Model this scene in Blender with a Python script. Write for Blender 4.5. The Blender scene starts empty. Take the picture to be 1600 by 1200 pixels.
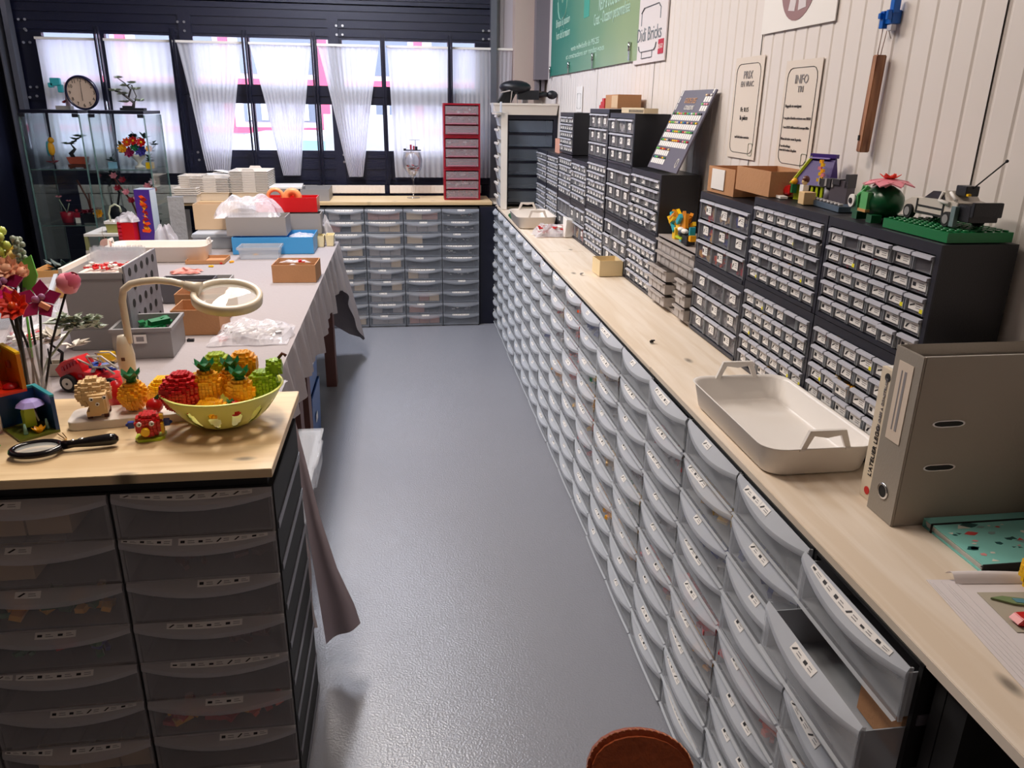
import bpy, bmesh, math, random
from math import sin, cos, pi, radians, sqrt, exp
from mathutils import Vector, Matrix
random.seed(7)
SC = bpy.context.scene
COL = SC.collection
# ---------------------------------------------------------------- camera, world, lights, exposure
RM = Matrix(((.9907264, .0327016, -.1318779), (-.1351444, .337475, -.9315829), (.0140413, .9407663, .3387648)))
CAMH = 1.60
FPX = 1206.317
camd = bpy.data.cameras.new('camera'); cam = bpy.data.objects.new('camera', camd); COL.objects.link(cam)
cam.matrix_world = Matrix.Translation((0, 0, CAMH)) @ RM.to_4x4()
camd.sensor_width = 36; camd.lens = FPX / 1600 * 36; camd.clip_start = .02; camd.clip_end = 200
SC.camera = cam
def ray(px, py): return RM @ Vector((px - 800, 600 - py, -FPX))
def onz(px, py, z=0.0): r = ray(px, py); return Vector((0, 0, CAMH)) + r * ((z - CAMH) / r.z)
def ony(px, py, y): r = ray(px, py); return Vector((0, 0, CAMH)) + r * (y / r.y)
def onx(px, py, x): r = ray(px, py); return Vector((0, 0, CAMH)) + r * (x / r.x)

SC.view_settings.view_transform = 'Standard'; SC.view_settings.look = 'None'
SC.view_settings.gamma = 1; SC.view_settings.use_curve_mapping = False
SC.view_settings.exposure = 0.36
SC.cycles.transparent_max_bounces = 24
W = bpy.data.worlds.new('sky'); SC.world = W; W.use_nodes = True
nt = W.node_tree; bg = nt.nodes['Background']
bg.inputs[0].default_value = (0.74, 0.80, 1.0, 1); bg.inputs[1].default_value = 5.0

def area(name, loc, target, sx, sy, power, col):
    l = bpy.data.lights.new(name, 'AREA'); l.shape = 'RECTANGLE'; l.size = sx; l.size_y = sy; l.energy = power; l.color = col
    o = bpy.data.objects.new(name, l); COL.objects.link(o); o.location = loc
    d = Vector(target) - Vector(loc); o.rotation_euler = d.to_track_quat('-Z', 'Y').to_euler(); return o
area('ceiling_lamp_middle', (-0.75, 3.4, 3.05), (-0.75, 3.4, 0), .30, 1.3, 60, (1, .91, .82))
area('cool_fill_far', (-0.5, 5.2, 3.05), (-0.5, 5.2, 0), .30, 1.2, 48, (.84, .88, 1))  # added cool fill, supplies the bluish light at the window end
area('ceiling_lamp_near', (-0.2, 1.75, 3.05), (-0.2, 1.75, 0), .30, .6, 15, (1, .86, .74))
for (z_, h_) in ((1.42, .34), (1.89, .33)):      # portals: they guide sampling of the sky through the glazed bays, they give no light of their own
    pt = area('window_portal', (-0.97, 6.56, z_), (-0.97, 0, z_), 3.2, h_, 1, (1, 1, 1)); pt.data.cycles.is_portal = True

# ---------------------------------------------------------------- materials
def lin(c):
    c = c / 255.0
    return c / 12.92 if c <= .04045 else ((c + .055) / 1.055) ** 2.4
def L3(c): return (lin(c[0]), lin(c[1]), lin(c[2]), 1)
MC = {}
def mat(name, col=(200, 200, 200), rough=.5, metal=0.0, clear=None, bump=None, var=None, emit=None, sheen=0, spec=.5):
    """clear: share of light let straight through; bump: (scale, strength); var: (scale, colour)"""
    if name in MC: return MC[name]
    m = bpy.data.materials.new(name); m.use_nodes = True; n = m.node_tree.nodes; l = m.node_tree.links
    b = n['Principled BSDF']; b.inputs['Base Color'].default_value = L3(col)
    b.inputs['Roughness'].default_value = rough; b.inputs['Metallic'].default_value = metal
    b.inputs['Specular IOR Level'].default_value = spec
    if var:
        t = n.new('ShaderNodeTexNoise'); t.inputs['Scale'].default_value = var[0]; t.inputs['Detail'].default_value = 4
        tc = n.new('ShaderNodeTexCoord'); l.new(tc.outputs['Object'], t.inputs['Vector'])
        x = n.new('ShaderNodeMix'); x.data_type = 'RGBA'; x.inputs[6].default_value = L3(col); x.inputs[7].default_value = L3(var[1])
        l.new(t.outputs[0], x.inputs[0]); l.new(x.outputs[2], b.inputs['Base Color'])
    if bump:
        t = n.new('ShaderNodeTexNoise'); t.inputs['Scale'].default_value = bump[0]; t.inputs['Detail'].default_value = 3
        tc = n.new('ShaderNodeTexCoord'); l.new(tc.outputs['Object'], t.inputs['Vector'])
        u = n.new('ShaderNodeBump'); u.inputs['Strength'].default_value = bump[1]; u.inputs['Distance'].default_value = .01
        l.new(t.outputs[0], u.inputs['Height']); l.new(u.outputs[0], b.inputs['Normal'])
    if emit:
        b.inputs['Emission Color'].default_value = L3(emit[0]); b.inputs['Emission Strength'].default_value = emit[1]
    if clear is not None:
        o = n['Material Output']; t = n.new('ShaderNodeBsdfTransparent'); x = n.new('ShaderNodeMixShader')
        x.inputs[0].default_value = clear
        l.new(b.outputs[0], x.inputs[1]); l.new(t.outputs[0], x.inputs[2]); l.new(x.outputs[0], o.inputs[0])
    MC[name] = m; return m

def wood(name, base, dark, along='Y', scale=1.0, knots=True, rough=.45):
    if name in MC: return MC[name]
    m = bpy.data.materials.new(name); m.use_nodes = True; n = m.node_tree.nodes; l = m.node_tree.links
    b = n['Principled BSDF']; b.inputs['Roughness'].default_value = rough
    tc = n.new('ShaderNodeTexCoord'); mp = n.new('ShaderNodeMapping')
    s = {'X': (1.2, 16, 16), 'Y': (16, 1.2, 16), 'Z': (16, 16, 1.2)}[along]
    mp.inputs['Scale'].default_value = [a * scale for a in s]
    l.new(tc.outputs['Object'], mp.inputs[0])
    t = n.new('ShaderNodeTexNoise'); t.inputs['Scale'].default_value = 1.6; t.inputs['Detail'].default_value = 5; t.inputs['Distortion'].default_value = .6
    l.new(mp.outputs[0], t.inputs['Vector'])
    r = n.new('ShaderNodeValToRGB'); r.color_ramp.elements[0].position = .38; r.color_ramp.elements[0].color = L3(dark)
    r.color_ramp.elements[1].position = .60; r.color_ramp.elements[1].color = L3(base)
    l.new(t.outputs[0], r.inputs[0]); out = r.outputs[0]
    if knots:
        v = n.new('ShaderNodeTexVoronoi'); v.voronoi_dimensions = '2D'; v.inputs['Scale'].default_value = 2.6
        m2 = n.new('ShaderNodeMapping'); m2.inputs['Scale'].default_value = {'X': (.6, 1.3, 1.3), 'Y': (1.3, .6, 1.3), 'Z': (1.3, 1.3, .6)}[along]
        l.new(tc.outputs['Object'], m2.inputs[0]); l.new(m2.outputs[0], v.inputs['Vector'])
        q = n.new('ShaderNodeValToRGB'); q.color_ramp.elements[0].position = .012; q.color_ramp.elements[0].color = (1, 1, 1, 1)
        q.color_ramp.elements[1].position = .045; q.color_ramp.elements[1].color = (0, 0, 0, 1)
        l.new(v.outputs['Distance'], q.inputs[0])
        x = n.new('ShaderNodeMix'); x.data_type = 'RGBA'; x.inputs[7].default_value = L3(tuple(int(c * .62) for c in dark))
        l.new(q.outputs[0], x.inputs[0]); l.new(out, x.inputs[6]); out = x.outputs[2]
    l.new(out, b.inputs['Base Color'])
    u = n.new('ShaderNodeBump'); u.inputs['Strength'].default_value = .12; u.inputs['Distance'].default_value = .002
    l.new(t.outputs[0], u.inputs['Height']); l.new(u.outputs[0], b.inputs['Normal'])
    MC[name] = m; return m

FLOORM = mat('floor_epoxy', (136, 138, 147), .25, bump=(160, .22), var=(1.3, (146, 147, 154)), spec=.8)
WALLM = mat('wall_cream_steel', (232, 224, 220), .42, var=(2, (226, 218, 212)))
NAVY = mat('navy_door_steel', (10, 15, 42), .38, bump=(240, .25))
NAVY2 = mat('navy_rail', (10, 13, 34), .35)
BLACK = mat('black_plastic', (24, 25, 32), .42, bump=(300, .08))
BLACKM = mat('black_matte', (16, 16, 18), .7)
BLUEBLACK = mat('dark_frame_plastic', (32, 34, 46), .38)
FROST = mat('frosted_plastic', (208, 213, 222), .30, clear=.25)
FROST2 = mat('drawer_plastic', (198, 202, 208), .22, clear=.60)
FROSTIN = mat('drawer_tray_plastic', (176, 180, 186), .40, clear=.25)
SMCLR = mat('small_drawer_plastic', (120, 118, 126), .22, clear=.74)
LIPM = mat('small_drawer_lip', (196, 197, 208), .28, clear=.08)
CLEAR = mat('clear_plastic', (226, 229, 236), .12, clear=.72)
def glassy(name, tint, fac, rough=.03):
    m = bpy.data.materials.new(name); m.use_nodes = True; n = m.node_tree.nodes; l = m.node_tree.links; n.remove(n['Principled BSDF'])
    t = n.new('ShaderNodeBsdfTransparent'); t.inputs[0].default_value = L3(tint); g = n.new('ShaderNodeBsdfGlossy'); g.inputs['Roughness'].default_value = rough
    f = n.new('ShaderNodeFresnel'); f.inputs[0].default_value = 1.5; a = n.new('ShaderNodeMath'); a.operation = 'MULTIPLY_ADD'; a.inputs[1].default_value = fac; a.inputs[2].default_value = fac * .05
    x = n.new('ShaderNodeMixShader'); l.new(f.outputs[0], a.inputs[0]); l.new(a.outputs[0], x.inputs[0]); l.new(t.outputs[0], x.inputs[1]); l.new(g.outputs[0], x.inputs[2]); l.new(x.outputs[0], n['Material Output'].inputs[0]); return m
GLASS = glassy('glass', (251, 254, 253), .5)
GOBLET = glassy('goblet_glass', (250, 250, 252), .4)
GLASSE = mat('glass_edge', (96, 128, 124), .1, clear=.35)
WHITE = mat('white_plastic', (232, 226, 220), .38)
WHITE2 = mat('white_plastic_warm', (226, 216, 206), .42)
CARD = mat('white_card', (236, 232, 228), .6)
INK = mat('black_ink', (30, 28, 32), .6)
INK2 = mat('grey_ink', (140, 136, 138), .6)
GREYP = mat('grey_crate_plastic', (144, 141, 142), .5)
GREYL = mat('light_grey_plastic', (176, 172, 172), .42)
CARDB = mat('cardboard', (190, 140, 98), .8, bump=(120, .1), var=(9, (178, 128, 88)))
CARDB2 = mat('pale_cardboard', (214, 184, 150), .8, var=(9, (204, 172, 138)))
RED = mat('red_plastic', (200, 16, 22), .3)
RED2 = mat('crimson_plastic', (150, 10, 36), .35)
REDC = mat('red_clear_plastic', (205, 130, 150), .3, clear=.45)
YEL = mat('yellow_plastic', (246, 196, 22), .32)
ORG = mat('orange_yellow_plastic', (255, 180, 30), .32)
ORANGE = mat('orange_plastic', (236, 84, 24), .32)
LIME = mat('lime_plastic', (188, 212, 50), .34)
LIMEB = mat('pale_lime_bowl', (238, 240, 132), .32)
GREEN = mat('green_plastic', (14, 106, 56), .32)
LGREEN = mat('light_green_plastic', (110, 200, 84), .35)
BLUE = mat('blue_plastic', (64, 148, 208), .4)
DBLUE = mat('dark_blue_plastic', (22, 56, 150), .32)
TEAL = mat('teal_plastic', (52, 150, 160), .35)
PURP = mat('purple_card', (72, 42, 136), .4)
TAN = mat('tan_plastic', (226, 192, 140), .38)
BROWN = mat('brown_plastic', (96, 46, 30), .4)
BROWNW = mat('brown_painted_wood', (104, 66, 58), .55)
PINK = mat('pink_plastic', (232, 140, 156), .35)
PEACH = mat('peach_plastic', (240, 176, 140), .4)
MAGENTA = mat('magenta_plastic', (140, 14, 72), .35)
SAGE = mat('sage_plastic', (150, 160, 140), .45)
SAND = mat('sand_grey_plastic', (196, 186, 172), .45)
CHROME = mat('chrome', (210, 212, 216), .15, 1.0)
SCREW = mat('zinc_screw', (190, 192, 200), .3, .9)
CREAM = mat('cream_lamp_plastic', (226, 212, 190), .4)
LINEN = mat('taupe_table_linen', (160, 151, 152), .9, bump=(60, .15), sheen=1)
LINENLT = mat('shade_lifted_linen', (176, 162, 168), .9)  # same tablecloth, colour lightened where the fold faces away from the lamps
LEATH = mat('brown_leather', (150, 70, 34), .38, bump=(90, .25))
THREAD = mat('orange_thread', (222, 150, 110), .6)
PINE = wood('pine_boards', (236, 222, 205), (224, 206, 184), 'Y')
PINEX = wood('pine_boards_across', (228, 200, 156), (212, 180, 134), 'X')
PINEEDGE = wood('pine_edge', (200, 160, 118), (180, 138, 98), 'Y', knots=False)
STICKW = wood('dark_wood_stick', (176, 124, 88), (120, 72, 46), 'Z', 3, knots=False)
# translucent white curtain
def curtain_mat():
    m = bpy.data.materials.new('sheer_white_curtain'); m.use_nodes = True; n = m.node_tree.nodes; l = m.node_tree.links
    b = n['Principled BSDF']; b.inputs['Base Color'].default_value = L3((238, 236, 240)); b.inputs['Roughness'].default_value = .8
    t = n.new('ShaderNodeBsdfTranslucent'); t.inputs[0].default_value = L3((244, 242, 250))
    p = n.new('ShaderNodeBsdfTransparent'); x = n.new('ShaderNodeMixShader'); y = n.new('ShaderNodeMixShader')
    x.inputs[0].default_value = .62; l.new(b.outputs[0], x.inputs[1]); l.new(t.outputs[0], x.inputs[2])
    y.inputs[0].default_value = .09; l.new(x.outputs[0], y.inputs[1]); l.new(p.outputs[0], y.inputs[2])
    l.new(y.outputs[0], n['Material Output'].inputs[0]); return m
CURT = curtain_mat()

# ---------------------------------------------------------------- mesh builder
class MB:
    def __init__(s): s.v = []; s.f = []; s.m = []; s.sm = []
    def add(s, vs, fs, m=0, smooth=False):
        o = len(s.v); s.v += [tuple(v) for v in vs]
        for f in fs: s.f.append(tuple(i + o for i in f)); s.m.append(m); s.sm.append(smooth)
        return s
    def box(s, x0, x1, y0, y1, z0, z1, m=0, R=None, c=None):
        vs = [Vector((x, y, z)) for z in (z0, z1) for y in (y0, y1) for x in (x0, x1)]
        if R is not None:
            c = Vector(c) if c is not None else Vector(((x0 + x1) / 2, (y0 + y1) / 2, (z0 + z1) / 2))
            vs = [R @ (v - c) + c for v in vs]
        return s.add(vs, [(0, 2, 3, 1), (4, 5, 7, 6), (0, 1, 5, 4), (2, 6, 7, 3), (0, 4, 6, 2), (1, 3, 7, 5)], m)
    def cbox(s, c, d, m=0, R=None):
        return s.box(c[0] - d[0] / 2, c[0] + d[0] / 2, c[1] - d[1] / 2, c[1] + d[1] / 2, c[2] - d[2] / 2, c[2] + d[2] / 2, m, R, c)
    def bar(s, a, b, w, h=None, m=0):
        a = Vector(a); b = Vector(b); h = h or w; d = (b - a); L = d.length
        q = d.to_track_quat('Z', 'Y').to_matrix()
        vs = [a + q @ Vector((x * w / 2, y * h / 2, z)) for z in (0, L) for y in (-1, 1) for x in (-1, 1)]
        return s.add(vs, [(0, 2, 3, 1), (4, 5, 7, 6), (0, 1, 5, 4), (2, 6, 7, 3), (0, 4, 6, 2), (1, 3, 7, 5)], m)
    def tube(s, pts, r, n=8, m=0, cap=True, smooth=True):
        pts = [Vector(p) for p in pts]; k = len(pts); rs = r if isinstance(r, (list, tuple)) else [r] * k
        vs = []; up = None
        for i, p in enumerate(pts):
            d = (pts[min(i + 1, k - 1)] - pts[max(i - 1, 0)]).normalized()
            if up is None: up = Vector((0, 0, 1)) if abs(d.z) < .9 else Vector((1, 0, 0))
            a = d.cross(up).normalized(); b = a.cross(d).normalized(); up = b
            vs += [p + (a * cos(2 * pi * j / n) + b * sin(2 * pi * j / n)) * rs[i] for j in range(n)]
        fs = [(i * n + j, i * n + (j + 1) % n, (i + 1) * n + (j + 1) % n, (i + 1) * n + j) for i in range(k - 1) for j in range(n)]
        s.add(vs, fs, m, smooth)
        if cap:
            o = len(s.v) - len(vs); s.f.append(tuple(range(o + n - 1, o - 1, -1))); s.f.append(tuple(range(o + (k - 1) * n, o + k * n))); s.m += [m, m]; s.sm += [False, False]
        return s
    def lathe(s, prof, n=24, c=(0, 0, 0), m=0, sx=1, sy=1, smooth=True, skip=None, R=None):
        c = Vector(c); vs = []
        for (r, z) in prof:
            for j in range(n):
                v = Vector((r * cos(2 * pi * j / n) * sx, r * sin(2 * pi * j / n) * sy, z))
                vs.append(c + (R @ v if R is not None else v))
        fs = []
        for i in range(len(prof) - 1):
            for j in range(n):
                if skip and skip(i, j): continue
                fs.append((i * n + j, i * n + (j + 1) % n, (i + 1) * n + (j + 1) % n, (i + 1) * n + j))
        return s.add(vs, fs, m, smooth)
    def ball(s, c, r, n=12, m=0, R=None):
        if not isinstance(r, (list, tuple)): r = (r, r, r)
        k = max(4, n // 2 + 1); prof = []
        vs = []; c = Vector(c)
        for i in range(k + 1):
            t = pi * i / k
            for j in range(n):
                v = Vector((sin(t) * cos(2 * pi * j / n) * r[0], sin(t) * sin(2 * pi * j / n) * r[1], -cos(t) * r[2]))
                vs.append(c + (R @ v if R is not None else v))
        return s.add(vs, [(i * n + j, i * n + (j + 1) % n, (i + 1) * n + (j + 1) % n, (i + 1) * n + j) for i in range(k) for j in range(n)], m, True)
    def prism(s, poly, a0, a1, axis='Z', m=0, smooth=False):
        n = len(poly)
        def P(u, v, w): return {'Z': (u, v, w), 'Y': (u, w, v), 'X': (w, u, v)}[axis]
        vs = [P(u, v, a0) for u, v in poly] + [P(u, v, a1) for u, v in poly]
        fs = [tuple(range(n - 1, -1, -1)), tuple(range(n, 2 * n))] + [(i, (i + 1) % n, n + (i + 1) % n, n + i) for i in range(n)]
        return s.add(vs, fs, m, smooth)
    def grid(s, fn, nu, nv, m=0, smooth=True):
        vs = [fn(i / nu, j / nv) for j in range(nv + 1) for i in range(nu + 1)]
        return s.add(vs, [(j * (nu + 1) + i, j * (nu + 1) + i + 1, (j + 1) * (nu + 1) + i + 1, (j + 1) * (nu + 1) + i) for j in range(nv) for i in range(nu)], m, smooth)
    def crate(s, w, d, h, t=.004, taper=0.0, m=0, c=(0, 0, 0), rim=0.0, floor=.004, rimh=.012):
        """open box, centre of base at c"""
        x, y, z = c; a, b = w / 2, d / 2; e = taper
        def ring(a, b, zz): return [(x - a, y - b, zz), (x + a, y - b, zz), (x + a, y + b, zz), (x - a, y + b, zz)]
        vs = ring(a - e, b - e, z) + ring(a, b, z + h) + ring(a - t, b - t, z + h) + ring(a - e - t, b - e - t, z + floor)
        fs = [(3, 2, 1, 0)]
        for k in range(3): fs += [(k * 4 + i, k * 4 + (i + 1) % 4, k * 4 + 4 + (i + 1) % 4, k * 4 + 4 + i) for i in range(4)]
        fs += [(12, 13, 14, 15)]
        s.add(vs, fs, m)
        if rim:
            for (x0, x1, y0, y1) in ((x - a - rim, x + a + rim, y - b - rim, y - b), (x - a - rim, x + a + rim, y + b, y + b + rim), (x - a - rim, x - a, y - b, y + b), (x + a, x + a + rim, y - b, y + b)):
                s.box(x0, x1, y0, y1, z + h - rimh, z + h, m)
        return s
    def xf(s, M):
        s.v = [tuple(M @ Vector(v)) for v in s.v]; return s
    def mesh(s, name, mats, bev=0):
        me = bpy.data.meshes.new(name); me.from_pydata(s.v, [], s.f)
        for m in (mats if isinstance(mats, (list, tuple)) else [mats]): me.materials.append(m)
        me.polygons.foreach_set('material_index', s.m); me.polygons.foreach_set('use_smooth', s.sm); me.update()
        if bev:
            b = bmesh.new(); b.from_mesh(me); bmesh.ops.remove_doubles(b, verts=b.verts, dist=1e-5)
            es = [e for e in b.edges if len(e.link_faces) == 2 and e.calc_face_angle(0) > .6]
            bmesh.ops.bevel(b, geom=es, offset=bev, segments=2, affect='EDGES', clamp_overlap=True); b.to_mesh(me); b.free()
        return me
    def ob(s, name, mats, parent=None, bev=0, loc=None, rot=None, kind=None):
        return link(name, s.mesh(name, mats, bev), parent, loc, rot, kind)

def link(name, me, parent=None, loc=None, rot=None, kind=None):
    o = bpy.data.objects.new(name, me); COL.objects.link(o); o.parent = parent
    if loc is not None: o.location = loc
    if rot is not None: o.rotation_euler = rot
    if kind: o['kind'] = kind
    return o
def thing(name, label, cat, loc=(0, 0, 0), rotz=0, group=None, rot=None):
    o = bpy.data.objects.new(name, None); COL.objects.link(o); o.empty_display_size = .05
    o.location = loc; o.rotation_euler = rot if rot is not None else (0, 0, rotz)
    o['label'] = label; o['category'] = cat
    if group: o['group'] = group
    return o
def tag(o, label, cat, group=None, kind=None):
    o['label'] = label; o['category'] = cat
    if group: o['group'] = group
    if kind: o['kind'] = kind
    return o
KIDS = {}
def copy_tree(o, parent=None):
    c = o.copy(); COL.objects.link(c); c.parent = parent
    for ch in list(o.children): copy_tree(ch, c)
    return c
TXT = {}
def text_mesh(body, size, m, depth=.0006):
    k = (body, size, m.name)
    if k in TXT: return TXT[k]
    cu = bpy.data.curves.new('lettering', 'FONT'); cu.body = body; cu.size = size; cu.extrude = depth; cu.resolution_u = 2
    cu.align_x = 'CENTER'; cu.align_y = 'CENTER'
    o = bpy.data.objects.new('lettering', cu); COL.objects.link(o)
    bpy.context.view_layer.update()
    me = bpy.data.meshes.new_from_object(o.evaluated_get(bpy.context.evaluated_depsgraph_get()))
    bpy.data.objects.remove(o); me.materials.clear(); me.materials.append(m); TXT[k] = me; return me
def text(body, size, m, parent, loc, rot=(pi / 2, 0, 0), sx=1):
    o = link('lettering', text_mesh(body, size, m), parent, loc, rot); o.scale = (sx, 1, 1); return o
ORD = ['first', 'second', 'third', 'fourth', 'fifth', 'sixth', 'seventh', 'eighth', 'ninth', 'tenth', 'eleventh', 'twelfth', 'thirteenth', 'fourteenth', 'fifteenth', 'sixteenth', 'seventeenth', 'eighteenth']
def struct(o): o['kind'] = 'structure'; return o
# ================================================================ THE SETTING
struct(MB().box(-2.95, 1.2, -1.7, 6.6, -.08, 0).ob('floor', FLOORM))
struct(MB().box(-2.95, 1.2, -1.7, 6.6, 3.2, 3.28).ob('ceiling', mat('ceiling_grey', (206, 202, 198), .8)))
struct(MB().box(-2.95, -2.85, -1.7, 6.6, 0, 2.12).ob('wall_left', mat('navy_wall_cladding', (12, 16, 40), .6)))
struct(MB().box(-2.95, -2.83, -1.7, 6.6, 2.12, 3.2).ob('trim_1', mat('grey_wall_upper', (170, 164, 168), .6)))
struct(MB().box(-2.95, 1.2, -1.78, -1.7, 0, 3.2).ob('wall_front', mat('brown_wall_plain', (160, 144, 130), .7)))
struct(MB().box(-2.95, 1.2, 6.5, 6.6, 2.9, 3.2).ob('wall_back', NAVY))
WX = 1.12
wr = struct(MB().box(WX + .012, 1.2, -1.7, 6.6, 0, 3.2).ob('wall_right', mat('wall_core', (150, 146, 142), .7)))
seams = [-1.7, -.66, .39, 1.442, 2.487, 3.57, 4.62, 5.67, 6.5]
for a, b in zip(seams[:-1], seams[1:]):
    w = b - a - .006; nr = max(1, round(w / .07)); pts = []
    for k in range(nr):
        y = a + .003 + w * k / nr; q = w / nr
        pts += [(y, 0), (y + q * .80, 0), (y + q * .86, .0028), (y + q * .93, .0028)]
    pts.append((b - .003, 0))
    p = MB()
    vs = [(WX + d, y, z) for z in (0, 3.2) for y, d in pts]; n = len(pts)
    p.add(vs, [(i + 1, i, n + i, n + i + 1) for i in range(n - 1)])
    p.box(WX + .0045, WX + .012, a + .003, a + .006, 0, 3.2); p.box(WX + .0045, WX + .012, b - .006, b - .003, 0, 3.2)
    p.ob('wall_panel', WALLM, wr)
# corner: posts and duct between the overhead door and the panelled wall
struct(MB().box(.70, .745, 6.36, 6.44, .0, 3.2).ob('trim_2', mat('grey_steel_track', (120, 122, 134), .35, .6)))
struct(MB().box(.745, .875, 6.44, 6.5, 0, 3.2).box(.775, .80, 6.425, 6.44, 0, 3.2).ob('trim_3', mat('pale_grey_steel', (186, 182, 190), .5)))
struct(MB().box(.875, 1.03, 6.30, 6.5, 0, 3.2).ob('trim_4', mat('beige_post', (190, 170, 160), .6)))
struct(MB().box(1.02, WX, 6.2, 6.42, 1.79, 3.2).box(1.03, 1.06, 6.24, 6.3, 1.70, 1.79).box(1.075, 1.10, 6.24, 6.3, 1.71, 1.79).ob('trim_5', mat('grey_duct', (118, 112, 120), .5)))
struct(MB().box(1.03, WX, 6.42, 6.5, 0, 3.2).ob('trim_6', WALLM))
struct(MB().box(-2.72, -2.685, 6.34, 6.42, 0, 3.2).box(-2.76, -2.75, 6.3, 6.42, 0, 3.2).ob('trim_7', mat('grey_steel_track', (120, 122, 134), .35, .6)))
# overhead door
DY = 6.45
door = thing('door_1', 'dark blue sectional overhead door with two rows of window bays', 'door', (0, 0, 0)); del door['category']; door['kind'] = 'structure'
DX0, DX1 = -2.85, .72
for (z0, z1) in ((0, .30), (.305, .66), (.665, .99), (.995, 1.25)):
    p = MB().box(DX0, DX1, DY, DY + .045, z0, z1)
    for k in range(3): p.box(DX0, DX1, DY - .006, DY, z0 + (z1 - z0) * (k + .5) / 3 - .012, z0 + (z1 - z0) * (k + .5) / 3 + .012)
    p.ob('door_section', NAVY, door)
for (z0, z1) in ((2.05, 2.285), (2.295, 2.60), (2.605, 2.9)):
    p = MB().box(DX0, DX1, DY, DY + .045, z0, z1)
    for k in range(4): p.box(DX0, DX1, DY - .007, DY, z0 + (z1 - z0) * (k + .5) / 4 - .009, z0 + (z1 - z0) * (k + .5) / 4 + .009)
    p.ob('door_section', NAVY, door)
MB().box(DX0, DX1, DY + .046, DY + .06, 0, 1.24).box(DX0, DX1, DY + .046, DY + .06, 2.06, 2.95).ob('door_backing', NAVY2, door)
MB().box(DX0, DX1, DY - .01, DY + .045, 1.59, 1.725).box(DX0, DX1, DY - .018, DY - .01, 1.65, 1.665).ob('crossbar', NAVY2, door)
bays = [(-2.53, -2.135), (-2.105, -1.64), (-1.50, -1.125), (-1.095, -.635), (-.605, -.52), (-.42, -.13), (-.10, .374), (.404, .585)]
edges = [DX0] + [e for b in bays for e in b] + [DX1]
for a, b in zip(edges[0::2], edges[1::2]): MB().box(a, b, DY, DY + .045, 1.25, 1.59).box(a, b, DY, DY + .045, 1.725, 2.05).ob('window_post', NAVY2, door)
for a, b in bays:
    MB().box(a, b, DY + .02, DY + .026, 1.25, 1.59).ob('pane', GLASS, door)
    MB().box(a, b, DY + .02, DY + .026, 1.725, 2.05).ob('pane', GLASS, door)
for x in (-2.12, -1.61, -1.11, -.62, -.115, .389):
    MB().box(x - .017, x - .007, 6.33, 6.36, .95, 2.09).box(x + .006, x + .016, 6.33, 6.36, .95, 2.09).ob('strut', NAVY2, door)
MB().box(-1.58, -1.49, 6.435, DY, .99, 2.2).ob('hinge_strip', NAVY, door)
MB().box(-.52, -.44, 6.435, DY, .99, 2.2).ob('hinge_strip', NAVY, door)
for (px, py) in ((277, 34), (287, 34), (288, 48), (297, 138), (298, 151), (309, 238), (311, 250), (525, 40), (535, 40), (526, 54), (535, 54), (537, 242), (538, 253), (755, 48), (764, 48), (755, 61), (764, 61), (28, 30), (38, 30), (38, 45), (40, 47), (36, 66), (46, 66), (47, 136), (57, 136), (46, 152), (57, 150)):
    q = ony(px, py, 6.425); MB().tube([(q.x, 6.437, q.z), (q.x, 6.428, q.z)], .009, 8).ob('screw', SCREW, door)
# low ribbed white strip behind the back worktop
for a, b in ((-2.4, -1.63), (-1.6, -.66), (-.615, -.14), (-.10, .62)):
    p = MB().box(a, b, 6.30, 6.32, .94, 1.0)
    if a == -2.4: p.box(a, b, 6.30, 6.32, .45, .935)
    for k in range(int((b - a) / .03)): p.box(a + k * .03, a + k * .03 + .018, 6.296, 6.30, .945, .995)
    o = p.ob('heater_strip', WHITE2); tag(o, 'low white ribbed strip behind the back worktop, ' + {-2.4: 'behind the glass cabinets', -1.6: 'behind the nested white trays', -.615: 'under the gathered curtains', -.10: 'behind the goblet'}[a], 'heater')

# ---------------------------------------------------------------- curtains
def curtain(tx0, tx1, bx0, bx1, zb, folds, amp, label):
    mx = 6.395
    def fn(u, v):
        x = (tx0 + (tx1 - tx0) * u) * (1 - v) + (bx0 + (bx1 - bx0) * u) * v
        gather = (tx1 - tx0) / ((tx1 - tx0) * (1 - v) + (bx1 - bx0) * v)
        a = amp * (.35 + .65 * v) * min(gather, 2.2)
        return (x + .004 * sin(9 * u + 5 * v), mx - a * (.5 + .5 * sin(2 * pi * folds * u + .8 * sin(5 * u))) - .002 * sin(23 * u + 2), 2.006 + (zb - 2.006) * v)
    t = thing('curtain', label, 'curtain', (0, 0, 0), group='sheer curtains on the overhead door')
    p = MB(); p.grid(fn, folds * 8, 16); p.ob('cloth', CURT, t)
    MB().box(tx0 - .004, tx1 + .004, mx - .016, mx + .004, 2.0, 2.016).ob('rod', WHITE, t)
curtain(-2.55, -2.14, -2.56, -2.14, 1.10, 9, .010, 'flat sheer white curtain behind the wall clock')
curtain(-2.09, -1.625, -2.11, -1.645, 1.08, 9, .010, 'flat sheer white curtain behind the small grey bonsai on the glass cabinets')
curtain(-1.595, -1.135, -1.475, -1.315, 1.10, 12, .016, 'tapering gathered white curtain above the nested white trays')
curtain(-1.085, -.64, -.91, -.79, 1.067, 12, .018, 'tapering gathered white curtain in the middle of the door, above the grey crates')
curtain(-.595, -.145, -.41, -.31, 1.058, 12, .018, 'tapering gathered white curtain beside the flat one behind the goblet')
curtain(-.085, .372, -.05, .37, 1.054, 10, .012, 'flat sheer white curtain behind the goblet')
curtain(.40, .868, .40, .86, 1.051, 14, .014, 'finely pleated white curtain behind the red drawer tower')

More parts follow.
